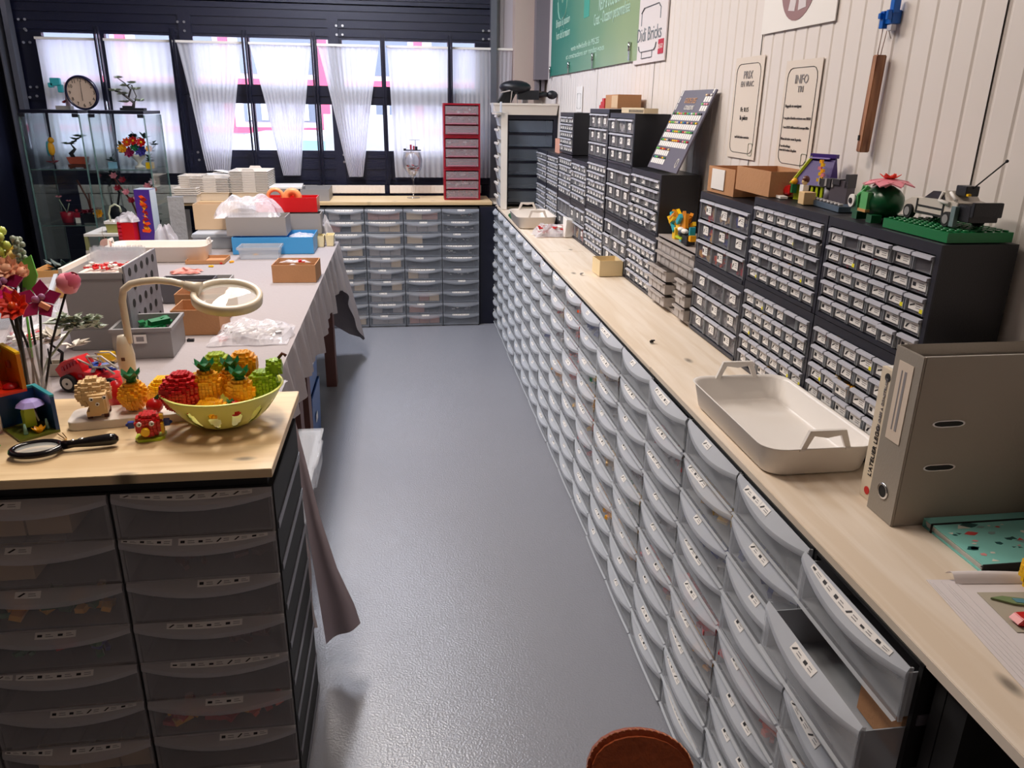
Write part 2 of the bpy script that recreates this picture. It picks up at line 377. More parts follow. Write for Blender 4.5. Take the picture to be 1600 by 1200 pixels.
# ---------------------------------------------------------------- outside
struct(MB().box(-14, 10, 6.7, 30, -.2, -.1).ob('ground_outside', mat('pale_asphalt', (150, 150, 156), .8)))
fac = thing('building', 'pale building with red window frames seen through the door windows', 'building', (0, 14, -.1))
FW = mat('pale_facade', (214, 208, 220), .7); FR = mat('red_facade_steel', (226, 84, 112), .5); FG = mat('grey_facade_glass', (120, 124, 136), .2)
MB().box(-12, 8, 0, .4, 0, 5.2).ob('wall', FW, fac)
p = MB()
for z in (1.22, 1.95, 2.75): p.box(-12, 8, -.06, 0, z, z + (.11 if z > 1.5 else .09))
p.ob('red_band', FR, fac)
for x in [-10.6 + 1.55 * k for k in range(12)]:
    MB().box(x, x + .14, -.07, 0, 1.3, 2.8).ob('red_post', FR, fac)
    MB().box(x + .3, x + 1.45, -.03, 0, 2.14, 2.72).ob('window', FG, fac)
    w = MB().box(x + .3, x + 1.45, -.03, 0, 1.40, 1.9).ob('window', FG, fac)
    q = MB()
    for k in range(5): q.box(x + .36 + k * .22, x + .46 + k * .22, -.04, -.03, 1.42, 1.88)
    q.ob('blind', mat('white_blind', (220, 220, 226), .6), w)
# white car parked outside
cr = thing('car', 'white car parked outside, seen low through the middle window bays', 'car', (-1.35, 11.2, -.20))
prof = [(-2.0, .35), (-2.05, .75), (-1.9, .92), (-1.1, 1.0), (-.62, 1.42), (.55, 1.44), (1.15, 1.05), (1.95, .9), (2.1, .7), (2.05, .35)]
MB().prism(prof, -.8, .8, 'Y').ob('body', mat('white_car_paint', (226, 226, 232), .2), cr, bev=.05)
MB().prism([(.10, 1.06), (.10, 1.36), (.5, 1.35), (.90, 1.06)], -.81, .81, 'Y').ob('window', mat('cyan_car_glass', (150, 196, 204), .1), cr)
for x in (-1.3, 1.3): MB().tube([(x, -.82, .33), (x, -.62, .33)], .32, 20).ob('wheel', BLACKM, cr)
sg = thing('notice_board', 'white notice board with a round outline standing outside the door', 'sign', (-.33, 8.2, 0))
MB().box(-.42, .42, 0, .03, .55, 1.50).ob('board', WHITE, sg)
p = MB()
for k in range(20):
    a = 2 * pi * k / 20; b = 2 * pi * (k + 1) / 20; p.bar((.02 + .13 * cos(a), -.004, 1.0 + .15 * sin(a)), (.02 + .13 * cos(b), -.004, 1.0 + .15 * sin(b)), .008)
p.ob('emblem', INK2, sg)
for x in (-.38, .36): MB().box(x, x + .03, 0, .03, -.1, .55).ob('leg', GREYP, sg)

# ================================================================ SIGNS ON THE RIGHT-HAND WALL (local x runs towards the camera, front faces -y)
def wallthing(name, label, cat, yc, z, group=None, off=.002): return thing(name, label, cat, (WX - off, yc, z), -pi / 2, group)
def wl(px, py, yc, z, x=None):      # picture point -> local (x, z) on the wall
    q = onx(px, py, WX - .004); return (yc - q.y, q.z - z)
def outline(p, x0, x1, z0, z1, r, t, y=-.004, m=0, gaps=()):
    pts = []
    for cx, cz, a0 in ((x1 - r, z1 - r, 0), (x0 + r, z1 - r, 90), (x0 + r, z0 + r, 180), (x1 - r, z0 + r, 270)):
        pts += [(cx + r * cos(radians(a0 + a)), cz + r * sin(radians(a0 + a))) for a in (0, 30, 60, 90)]
    for i in range(len(pts)):
        if i in gaps: continue
        a, b = pts[i], pts[(i + 1) % len(pts)]; p.bar((a[0], y, a[1]), (b[0], y, b[1]), t, .001, m)
# green banner
def banner_mat():
    m = bpy.data.materials.new('green_banner_print'); m.use_nodes = True; n = m.node_tree.nodes; l = m.node_tree.links
    b = n['Principled BSDF']; b.inputs['Roughness'].default_value = .35
    tc = n.new('ShaderNodeTexCoord'); sp = n.new('ShaderNodeSeparateXYZ'); l.new(tc.outputs['Object'], sp.inputs[0])
    nz = n.new('ShaderNodeTexNoise'); nz.inputs['Scale'].default_value = 1.6; l.new(tc.outputs['Object'], nz.inputs['Vector'])
    a = n.new('ShaderNodeMath'); a.operation = 'MULTIPLY_ADD'; a.inputs[1].default_value = .42; a.inputs[2].default_value = .28; l.new(sp.outputs[0], a.inputs[0])
    c = n.new('ShaderNodeMath'); c.operation = 'MULTIPLY_ADD'; c.inputs[1].default_value = .5; l.new(nz.outputs[0], c.inputs[0]); l.new(a.outputs[0], c.inputs[2])
    r = n.new('ShaderNodeValToRGB'); r.color_ramp.elements[0].position = .2; r.color_ramp.elements[0].color = L3((22, 128, 112))
    r.color_ramp.elements[1].position = .95; r.color_ramp.elements[1].color = L3((150, 172, 132))
    l.new(c.outputs[0], r.inputs[0]); l.new(r.outputs[0], b.inputs['Base Color']); return m
bn = wallthing('banner', 'large green printed banner on the panelled wall', 'banner', 4.96, 1.81, off=.006)
MB().box(-1.09, 1.14, -.004, 0, 0, .95).ob('sheet', banner_mat(), bn)
LET = mat('pale_green_ink', (190, 222, 206), .5)
def bt(s, px0, py0, px1, py1, size):
    a = wl(px0, py0, 4.96, 1.81); b = wl(px1, py1, 4.96, 1.81); me = text_mesh(s, size, LET)
    w = max(v.co.x for v in me.vertices) - min(v.co.x for v in me.vertices)
    o = link('lettering', me, bn, ((a[0] + b[0]) / 2, -.0055, (a[1] + b[1]) / 2), (pi / 2, 0, 0)); o.scale = (abs(b[0] - a[0]) / w, 1, 1)
bt('Brique & passion', 871, 38, 892, 29, .075); bt('hors de la maison', 871, 57, 892, 49, .075)
bt('NEUF & OCCASION', 938, 6, 975, -8, .10); bt('Créat. - Occasion personnalisée', 930, 32, 987, 10, .085)
bt('vente individuelle de PIECES', 894, 77, 938, 62, .045); bt('et constructions sur rendez-vous', 886, 91, 946, 72, .045)
p = MB(); q = wl(880, 5, 4.96, 1.81); outline(p, q[0] - .14, q[0] + .18, q[1] - .10, q[1] + .22, .12, .008, -.0055); p.bar((q[0] + .02, -.0055, q[1] + .0), (q[0] + .06, -.0055, q[1] + .12), .012, .001)
p.ob('emblem', LET, bn)
q = wl(918, 10, 4.96, 1.81); MB().box(q[0] - .06, q[0] + .08, -.0055, -.004, q[1] - .06, q[1] + .2).ob('emblem', mat('banner_green_dark', (70, 160, 140), .5), bn)
for k, (px, py) in enumerate(((862, 118), (891, 112), (929, 101), (987, 87))):
    a = wl(px, py, 4.96, 1.81); c = MB().cbox((a[0], -.008, a[1]), (.022, .012, .045)).tube([(a[0], -.012, a[1] + .02), (a[0], -.012, a[1] + .06)], .008, 8).ob('clip', CHROME, bn)
# brick shop sign
ds = wallthing('shop_sign', 'white sign with a grey brick outline and red square, beside the green banner', 'sign', 3.645, 1.792, off=.004)
MB().box(-.235, .235, -.006, 0, 0, .66).ob('panel', mat('white_sign_board', (228, 220, 220), .4), ds)
GI = mat('slate_ink', (108, 116, 124), .5)
text('Didi Bricks', .082, GI, ds, (-.005, -.0068, .118), sx=1.0)
p = MB()
for (a, b) in (((-.15, .075), (-.14, .058)), ((-.14, .058), (-.12, .050)), ((-.12, .050), (.085, .050)), ((.085, .050), (.105, .058)), ((.105, .058), (.115, .078)), ((-.10, .050), (-.10, .022)), ((-.10, .022), (.055, .022)), ((.055, .022), (.055, .050)),
               ((-.13, .160), (-.13, .212)), ((-.13, .212), (-.09, .232)), ((-.09, .232), (.12, .232)), ((.12, .232), (.145, .215)), ((.145, .215), (.145, .170))):
    p.bar((a[0], -.0065, a[1]), (b[0], -.0065, b[1]), .009, .001)
p.ob('emblem', GI, ds)
rd = MB().box(.145, .215, -.0085, -.006, .028, .086).ob('red_square', mat('sign_red', (190, 30, 56), .4), ds)
text('LEGO', .026, CARD, rd, (.18, -.009, .057))
# price and info notices
def notice(yc, z, w, h, label, lines, arc):
    t = wallthing('notice', label, 'sign', yc, z, off=.004)
    MB().box(-w / 2, w / 2, -.0015, 0, 0, h).ob('sheet', mat('notice_paper', (226, 214, 202), .5), t)
    p = MB(); outline(p, -w / 2 + .018, w / 2 - .018, .018, h - .02, .028, .0022, -.002); p.ob('border', INK, t)
    for s, x, zz, size in lines: text(s, size, INK2 if size > .022 else (INK if size > .012 else mat('soft_ink', (84, 78, 78), .6)), t, (x, -.0025, h - zz))
    q = MB(); outline(q, w / 2 - .05, w / 2 - .02, .012, .05, .006, .0018, -.0024); q.ob('emblem', SAGE, t)
notice(2.548, 1.447, .218, .312, 'narrow cream notice headed PRIX on the panelled wall', [('PRIX', 0, .055, .034), ('EN VRAC', 0, .082, .024), ('Fr. 0.15', 0, .16, .020), ('la pièce', 0, .185, .020), ('sauf indication contraire', 0, .245, .0115)], 0)
notice(2.186, 1.435, .208, .298, 'cream notice headed INFO on the panelled wall', [('INFO', 0, .052, .034), ('TRI', 0, .078, .024), ('Rappels et consignes', -.03, .122, .0115), ('1 sac plein d\'articles minimum avec LEGO', 0, .155, .0095), ('1 sac LEGO différent de la marque fêlée', 0, .180, .0095), ('Merci de trier avant la pesée', -.02, .212, .0105), ('1 sac de mélange', -.05, .232, .0095), ('vient de la caisse à la pièce', -.03, .243, .0095)], 0)
ps = wallthing('poster', 'white poster with a round plum picture, cut off by the top of the view', 'poster', 2.267, 1.818, off=.004)
MB().box(-.217, .217, -.003, 0, 0, .45).ob('sheet', CARD, ps)
MB().prism([(.0 + .105 * cos(a * pi / 16), .125 + .105 * sin(a * pi / 16)) for a in range(32)], -.0042, -.003, 'Y').ob('round_picture', mat('plum_print', (150, 112, 112), .5), ps)
MB().prism([(-.05, .05), (-.01, .045), (.0, .12), (-.03, .125)], -.0050, -.0042, 'Y').prism([(.01, .045), (.055, .05), (.04, .125), (.008, .12)], -.0050, -.0042, 'Y').prism([(-.03, .128), (.04, .128), (.05, .19), (-.04, .19)], -.0050, -.0042, 'Y').ob('printed_figure', mat('pale_print', (214, 204, 206), .5), ps)
tn = wallthing('small_notice', 'tiny white notice low on the wall below the green banner', 'sign', 5.06, 1.57, off=.004)
MB().box(-.08, .09, -.002, 0, 0, .15).ob('sheet', CARD, tn); p = MB(); outline(p, -.05, .05, .02, .11, .01, .003, -.0025); p.ob('border', INK2, tn)
# wall hook with hanging wooden bar
hk = wallthing('wall_hook', 'bright blue brick-built hook high on the panelled wall', 'hook', 1.785, 1.80, off=0)
HB = mat('hook_blue', (6, 96, 190), .3)
MB().cbox((.0, -.012, .0), (.03, .022, .028)).cbox((.012, -.018, .022), (.016, .016, .03)).cbox((-.018, -.018, -.004), (.016, .02, .036)).cbox((-.018, -.03, .004), (.01, .01, .012)).cbox((.012, -.03, .004), (.01, .01, .02)).ob('bracket', HB, hk, bev=.001)
MB().cbox((.010, -.018, -.022), (.016, .012, .012)).ob('brick', mat('clear_brick', (190, 190, 200), .2), hk)
st = wallthing('wooden_bar', 'dark wooden bar hanging by a cord from the blue hook', 'bar', 1.80, 1.51, off=0)
MB().cbox((.0, -.022, .105), (.020, .024, .215), 0, Matrix.Rotation(radians(2.5), 3, 'Y')).ob('bar', STICKW, st, bev=.002)
MB().tube([(-.006, -.022, .21), (-.004, -.02, .275)], .0012, 5).tube([(.006, -.022, .21), (.014, -.02, .27)], .0012, 5).tube([(.014, -.02, .27), (.03, -.018, .245)], .001, 5).ob('cord', mat('pale_cord', (170, 150, 140), .7), st)
MB().cbox((-.008, -.0345, .03), (.006, .003, .012)).ob('hole', BLACKM, st)
# ================================================================ DRAWER TOWERS (local: width on x, front faces -y, base at z 0)
LB = [.017]
def lip(w, u, t, B=None, z0=0.0):
    B = LB[0]; s = 1 - (2 * u - 1) ** 2; out = .004 + B * s; dz = .008 + .017 * s
    return Vector(((u - .5) * w, -.003 - out * t, z0 - dz * t))
def drawer_meshes(w, h, d, tag_, bm=None, lm=None, ins=.007):
    def front(p):
        def fn(u, v):
            s = 1 - (2 * u - 1) ** 2; zt = -.020 - .017 * s
            if v < .12: k = v / .12; return Vector(((u - .5) * w, -.003 - (.004 + LB[0] * s) * (1 - k) - (.004 + LB[0] * .3 * s) * k, zt - .004 * k))
            k = (v - .12) / .88; zt2 = zt - .004
            return Vector(((u - .5) * w, -.007 - LB[0] * .3 * s * (1 - .3 * k), zt2 + (-h + .006 - zt2) * k))
        p.grid(fn, 10, 5, 0)
        p.grid(lambda u, v: Vector(((u - .5) * w, -.007 - LB[0] * .22 * (1 - (2 * u - 1) ** 2) - .006 * v, -h + .006 + .003 * sin(pi * u) - .002 * v)), 10, 1, 1)
    p = MB(); front(p)
    p.box(-w / 2 + ins, -w / 2 + ins + .002, 0, d, -h + .006, -.016, 1).box(w / 2 - ins - .002, w / 2 - ins, 0, d, -h + .006, -.016, 1)
    p.box(-w / 2 + ins, w / 2 - ins, 0, d, -h + .004, -h + .006, 1)
    for sx in (-1, 1): p.box(sx * w / 2 - (.003 if sx > 0 else 0), sx * w / 2 + (.003 if sx < 0 else 0), -.0035, .003, -h + .002, -.002, 0)
    body = p.mesh('drawer', [bm or FROST2, bm or FROSTIN])
    q = MB(); q.grid(lambda u, v: lip(w, u, v), 12, 2)
    q.grid(lambda u, v: lip(w, u, 1) + Vector((0, -.0012 * sin(pi * v), -.012 * v)), 12, 2)
    return body, q.mesh('drawer_lip', lm or FROST)
def card_mesh(w, u0, u1, seed, icons):
    """a printed strip that follows the slanted lip, with little pictograms and grey lines"""
    r = random.Random(seed); p = MB(); t0, t1 = .16, .62; off = Vector((0, -.0006, .0008))
    def S(u, v): return lip(w, u, t1 + (t0 - t1) * v) + off
    n = max(2, int((u1 - u0) * 14)); p.grid(lambda a, b: S(u0 + (u1 - u0) * a, b), n, 1, 0, False)
    def patch(a0, a1, b0, b1, m): p.add([S(u0 + (u1 - u0) * a, b) + off * .6 for a, b in ((a0, b0), (a1, b0 + .0), (a1, b1), (a0, b1))], [(0, 1, 2, 3)], m)
    for k in range(icons):
        a = k / icons; q = 1 / icons
        if r.random() < .5: p.add([S(u0 + (u1 - u0) * (a + q * x), b) + off * .6 for x, b in ((.10, .25), (.20, .2), (.42, .70), (.34, .8))], [(0, 1, 2, 3)], 1)
        else: patch(a + q * .12, a + q * .36, .3, .3 + r.uniform(.25, .45), 1)
        patch(a + q * .52, a + q * r.uniform(.8, .93), .28, .38, 2); patch(a + q * .52, a + q * r.uniform(.75, .9), .55, .65, 2)
    return p.mesh('label_card', [CARD, INK, INK2])
def tower_frame(w, H, d, rows, h):
    p = MB(); e = .008
    for sx in (-1, 1):
        x = sx * (w / 2 - e / 2); p.box(x - e / 2, x + e / 2, .004, d, 0, H, 0)
    p.box(-w / 2, w / 2, .004, d, H - .006, H, 0); p.box(-w / 2 + e, w / 2 - e, d - .006, d, 0, H - .006, 0)
    f = p.mesh('frame', [BLACKM])
    return f, MB().box(0, .002, .012, d, -.006, .012).mesh('rail', mat('grey_rail', (112, 112, 122), .4))
TW, TH, TR, TD = .2985, .885, 9, .37
RH = .0968
FRM, RAILM = tower_frame(TW, TH, TD, TR, RH)
DRM, LPM = drawer_meshes(TW - .003, RH, TD - .02, 'a')
CW = TW - .003
CARDS = [card_mesh(CW, *a) for a in ((.40, .52, 1, 1), (.30, .42, 2, 1), (.36, .60, 3, 2), (.22, .60, 4, 3), (.12, .88, 5, 6), (.46, .58, 6, 1), (.30, .52, 7, 2), (.1, .45, 8, 3), (.34, .46, 9, 1))]
rt = random.Random(11)
def tower(label, loc, rotz, group, cards=(0, 1, 2, 5, 6, 8, 0, 3, 1), special=None, rows=TR, name='drawer_tower', dbl=.25, open_row=None, rails=False):
    t = thing(name, label, 'drawer tower', loc, rotz, group)
    link('frame', FRM, t)
    if rails:
        for k in range(rows): link('rail', RAILM, t, (TW / 2, 0, TH - (k + 1) * RH))
    for k in range(rows):
        jut = rt.choice((0, 0, 0, .002, .004)) if k != open_row else .065
        if k == 0 and open_row is not None: jut = .012
        d = link('drawer', DRM, t, (0, -jut, TH - k * RH - .001))
        link('drawer_lip', LPM, d)
        c = special[k] if special and k < len(special) and special[k] is not None else rt.choice(cards)
        if c >= 0: link('label_card', CARDS[c], d)
        if rt.random() < dbl and c in (0, 1, 8): link('label_card', CARDS[5 if c != 0 else 2], d, (.035 if c != 0 else -.06, 0, 0))
    return t
GR = 'translucent drawer towers under the long pine worktop'
RX = .683
NT = 17; Y0 = .778
def bits(p, x0, x1, y0, y1, z0, n, size, r, ms, flat=.5):
    for k in range(n):
        s = size * r.uniform(.5, 1.2); a = Matrix.Rotation(r.uniform(0, 6), 3, 'Z') @ Matrix.Rotation(r.uniform(-.5, .5), 3, 'X')
        p.cbox((r.uniform(x0, x1), r.uniform(y0, y1), z0 + r.uniform(.3, 1.2) * size * flat), (s, s * r.uniform(.3, .6), s * .3), r.choice(ms), a)
BITM = [RED, YEL, ORG, GREEN, DBLUE, GREYL, WHITE, BROWN, ORANGE, TAN, GREYP, BLACK]
MIXES = {1: {1: [5, 4], 4: [0, 8]}, 2: {2: [4, 10], 4: [0, 8], 5: [2, 2], 1: [1], 6: [10]}, 3: {1: [0, 5], 3: [5], 5: [9, 0]}, 4: {4: [3, 9], 5: [9, 3], 6: [2, 9], 3: [7]},
         5: {1: [9, 7], 2: [10], 4: [9], 6: [2]}, 6: {0: [4], 2: [3, 1], 3: [9, 2], 4: [8, 1], 5: [0]}, 7: {0: [8, 7], 1: [8, 7, 0], 2: [7, 8], 3: [0, 8], 4: [9]}, 8: {1: [8, 9], 2: [7, 5], 0: [5], 4: [2]}, 0: {2: [0], 5: [9], 4: [2]}, 9: {1: [7], 3: [0, 4]}, 10: {0: [7, 0], 2: [10]}, 12: {1: [7]}}
for i in range(NT):
    yc = Y0 + .301 * (i + .5)
    lab = ('translucent drawer tower with its second drawer pulled out' if i == 0 else
           'translucent drawer tower %s from the pulled-out drawer, under the long worktop' % ('next' if i == 1 else ORD[i]))
    sp = {0: [4, 2, 7, 7, 3, 4, 2, 3, 3], 1: [0, 2, 5, 1, 1, 1, 1, 1, 0], 2: [0, 0, 0, 3, 2, 6, 7, 7, 4], 3: [3, 2, 0, 0, 0, 1, 1, 2, 2]}.get(i)
    tower(lab, (RX, yc, 0), -pi / 2, GR, special=sp, rails=(i == 0), open_row=1 if i == 0 else None, dbl=.25 if i < 8 else .1)
    p = MB(); n = 0
    for k, ms in MIXES.get(i, {}).items():
        z = TH - (k + 1) * RH + .008
        bits(p, RX + .004, RX + .05, yc - .12, yc + .12, z, 40 if i < 9 else 18, .036, rt, ms, 1.3); n += 1
    if n: tag(p.ob('loose_bricks', BITM, kind='stuff'), 'loose toy bricks inside the drawer tower %s' % ('with the pulled-out drawer' if i == 0 else 'next to the pulled-out drawer' if i == 1 else ORD[i] + ' from the pulled-out drawer'), 'toy bricks', kind='stuff')
# carton standing in the pulled-out drawer
k = thing('carton', 'brown carton standing inside the pulled-out drawer', 'box', (.755, .855, TH - 2 * RH + .008))
MB().crate(.12, .10, .068, .003).ob('box', CARDB, k)
# black upright and shadowed shelf below the worktop, this side of the towers
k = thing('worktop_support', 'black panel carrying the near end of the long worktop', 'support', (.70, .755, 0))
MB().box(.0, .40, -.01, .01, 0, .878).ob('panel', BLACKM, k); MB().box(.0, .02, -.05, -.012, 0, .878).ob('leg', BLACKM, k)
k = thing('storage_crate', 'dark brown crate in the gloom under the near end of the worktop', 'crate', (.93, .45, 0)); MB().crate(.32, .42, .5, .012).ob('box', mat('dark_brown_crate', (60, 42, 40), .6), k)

# ---------------------------------------------------------------- worktops
wt = thing('worktop', 'long pale pine worktop on the drawer towers along the panelled wall', 'worktop', (0, 0, .882))
for a, b, dz in ((-.6, 2.036, 0), (2.038, 3.90, -.003), (3.902, 6.36, -.003)):
    MB().box(.690, WX - .001, a, b, 0, .018 + dz).ob('board', PINE, wt, bev=.001)
MB().box(.700, .712, -.6, 6.3, -.006, -.0005).ob('batten', BLACKM, wt)
bw = thing('worktop', 'pale worktop under the overhead door at the back', 'worktop', (0, 0, .90))
MB().box(-1.60, .66, 5.86, 6.29, 0, .022).ob('board', PINEX, bw, bev=.001)
MB().box(-1.60, .70, 5.90, 5.93, -.03, -.001).ob('batten', BLACKM, bw)
# back towers
BWD = .2785; LB[0] = .007
FRB, RLB = tower_frame(BWD - .0015, .885, .36, 10, .0875)
DRB, LPB = drawer_meshes(BWD - .006, .0875, .33, 'b', mat('smoky_drawer_plastic', (158, 164, 176), .25, clear=.72), mat('smoky_lip_plastic', (172, 178, 190), .3, clear=.5))
LONGC = [card_mesh(BWD - .006, *a) for a in ((.25, .72, 21, 4), (.42, .62, 22, 2), (.3, .5, 23, 2), (.1, .8, 24, 5))]
LB[0] = .017
rb = random.Random(3)
BOXM = [mat('grey_carton', (150, 142, 140), .8), mat('beige_carton', (196, 172, 142), .8), mat('rose_carton', (168, 122, 110), .8)]
gb = 'translucent drawer towers under the back worktop'
place = ['beside the black gap in the corner', 'second from the black gap in the corner', 'third from the black gap in the corner', 'half hidden by the tablecloth', 'hidden by the tablecloth and table']
for i in range(5):
    xc = .553 - BWD * (i + .5)
    t = thing('drawer_tower', 'translucent ten-drawer tower under the back worktop, ' + place[i], 'drawer tower', (xc, 5.76, 0), 0, gb)
    link('frame', FRB, t)
    for k in range(10):
        d = link('drawer', DRB, t, (0, 0, .884 - k * .0875)); link('drawer_lip', LPB, d)
        if rb.random() < .85: link('label_card', rb.choice(LONGC), d)
        z = .884 - (k + 1) * .0875 + .008
        if i == 0:
            if k in (0, 1, 2, 3, 5, 8):
                p = MB(); bits(p, xc - .10, xc + .10, 5.80, 5.88, z, 8, .022, rb, [5, 6, 10] + ([0] if k == 0 else []), 1.2)
                tag(p.ob('loose_bricks', BITM, kind='stuff'), 'few loose bricks in the %s drawer of the back tower by the black gap' % ORD[k], 'toy bricks', kind='stuff')
            continue
        if i == 4 or rb.random() < .12: continue
        m = rb.choice(BOXM); n = rb.choice((2, 3, 3, 3)); x = xc - .115
        for j in range(n):
            bwid = .23 / n - .003
            if rb.random() < .14: x += bwid + .003; continue
            o = MB().crate(bwid, .2, .058, .002).ob('carton', m if rb.random() < .6 else rb.choice(BOXM), None, loc=(x + bwid / 2, 5.89, z))
            tag(o, 'carton in row %s, tower %s from the black corner gap, %s' % (ORD[k], ORD[i], ('first', 'middle', 'last')[min(j, 2)] if n == 3 else ('first half', 'second half')[j]), 'box', 'cartons inside the back drawer towers')
            x += bwid + .003
k = thing('filler_panel', 'dark blue-black filler panel closing the gap beside the back drawer towers', 'panel', (.56, 5.80, 0)); MB().box(0, .135, 0, .02, 0, .895).ob('panel', NAVY2, k)
# front-left towers
gl = 'drawer towers under the pine counter with the fruit bowl'
fl = ['at the aisle end', 'in the middle', 'away from the aisle']
CWD, CRH, CTOP = .3245, .1045, .848
FRC, _r = tower_frame(CWD - .0015, CTOP, TD, 8, CRH)
DRC, LPC = drawer_meshes(CWD - .008, CRH, TD - .02, 'c', mat('counter_drawer_plastic', (196, 192, 194), .22, clear=.64), mat('counter_lip_plastic', (206, 202, 204), .28, clear=.30))
CC = [card_mesh(CWD - .008, *a) for a in ((.06, .88, 31, 6), (.34, .50, 32, 1), (.02, .34, 33, 3), (.38, .95, 34, 5), (.46, .80, 35, 3), (.22, .72, 36, 4), (.20, .94, 37, 6), (.40, .66, 38, 2), (.10, .20, 39, 1))]
SPC = {0: [[0], [2, 3], [4], [5], [6], [7], [4], [5]], 1: [[1], [1], [1], [7], [5, 8], [3], [2, 4], [5]], 2: [[1]] * 8}
for i in range(3):
    xc = -.288 - CWD * (i + .5)
    t = thing('drawer_tower', 'translucent drawer tower under the pine counter with the fruit bowl, ' + fl[i], 'drawer tower', (xc, 1.497, 0), 0, gl)
    link('frame', FRC, t)
    if i == 0:
        for k in range(8): link('rail', RAILM, t, (CWD / 2, 0, CTOP - (k + 1) * CRH))
    for k in range(8):
        d = link('drawer', DRC, t, (0, -.002 * ((k + i) % 2), CTOP - k * CRH - .001)); link('drawer_lip', LPC, d)
        for c in SPC[i][k]: link('label_card', CC[c], d)
    z = lambda k: CTOP - (k + 1) * CRH + .010
    p = MB()
    if i == 0:
        bits(p, xc - .12, xc + .13, 1.506, 1.54, z(5), 50, .036, rt, [0, 8, 2], 1.3); bits(p, xc - .0, xc + .12, 1.506, 1.55, z(3), 18, .036, rt, [7], 1.3); bits(p, xc - .1, xc + .12, 1.506, 1.55, z(1), 10, .04, rt, [7], 1)
        s = 'loose red and orange bricks in the counter tower at the aisle end'
    elif i == 1:
        bits(p, xc - .12, xc + .12, 1.506, 1.55, z(2), 30, .050, rt, [2, 3], 1.1); bits(p, xc - .1, xc + .1, 1.506, 1.55, z(3), 24, .036, rt, [4, 0, 3], 1.1); s = 'loose blue, red and amber bricks in the middle counter tower'
        for kk, cn in ((0, 2), (1, 1), (6, 3)):
            for j in range(cn):
                o = MB().crate(.085, .16, .066, .002).ob('carton', CARDB2, None, loc=(xc - .06 + j * .09, 1.592, z(kk)))
                tag(o, 'pale carton in the %s drawer down of the middle counter tower, %s' % (ORD[kk], ('at its left', 'at its centre', 'at its right')[j]), 'box', 'cartons in the middle counter tower')
    else: continue
    tag(p.ob('loose_bricks', BITM, kind='stuff'), s, 'toy bricks', kind='stuff')
ct = thing('counter_top', 'pine counter top carrying the fruit bowl and flowers', 'worktop', (0, 0, .880))
MB().box(-1.75, -.283, 1.470, 1.925, 0, .020).ob('board', PINEX, ct, bev=.001)
MB().box(-1.75, -.30, 1.503, 1.53, -.030, -.0005).ob('batten', BLACKM, ct)

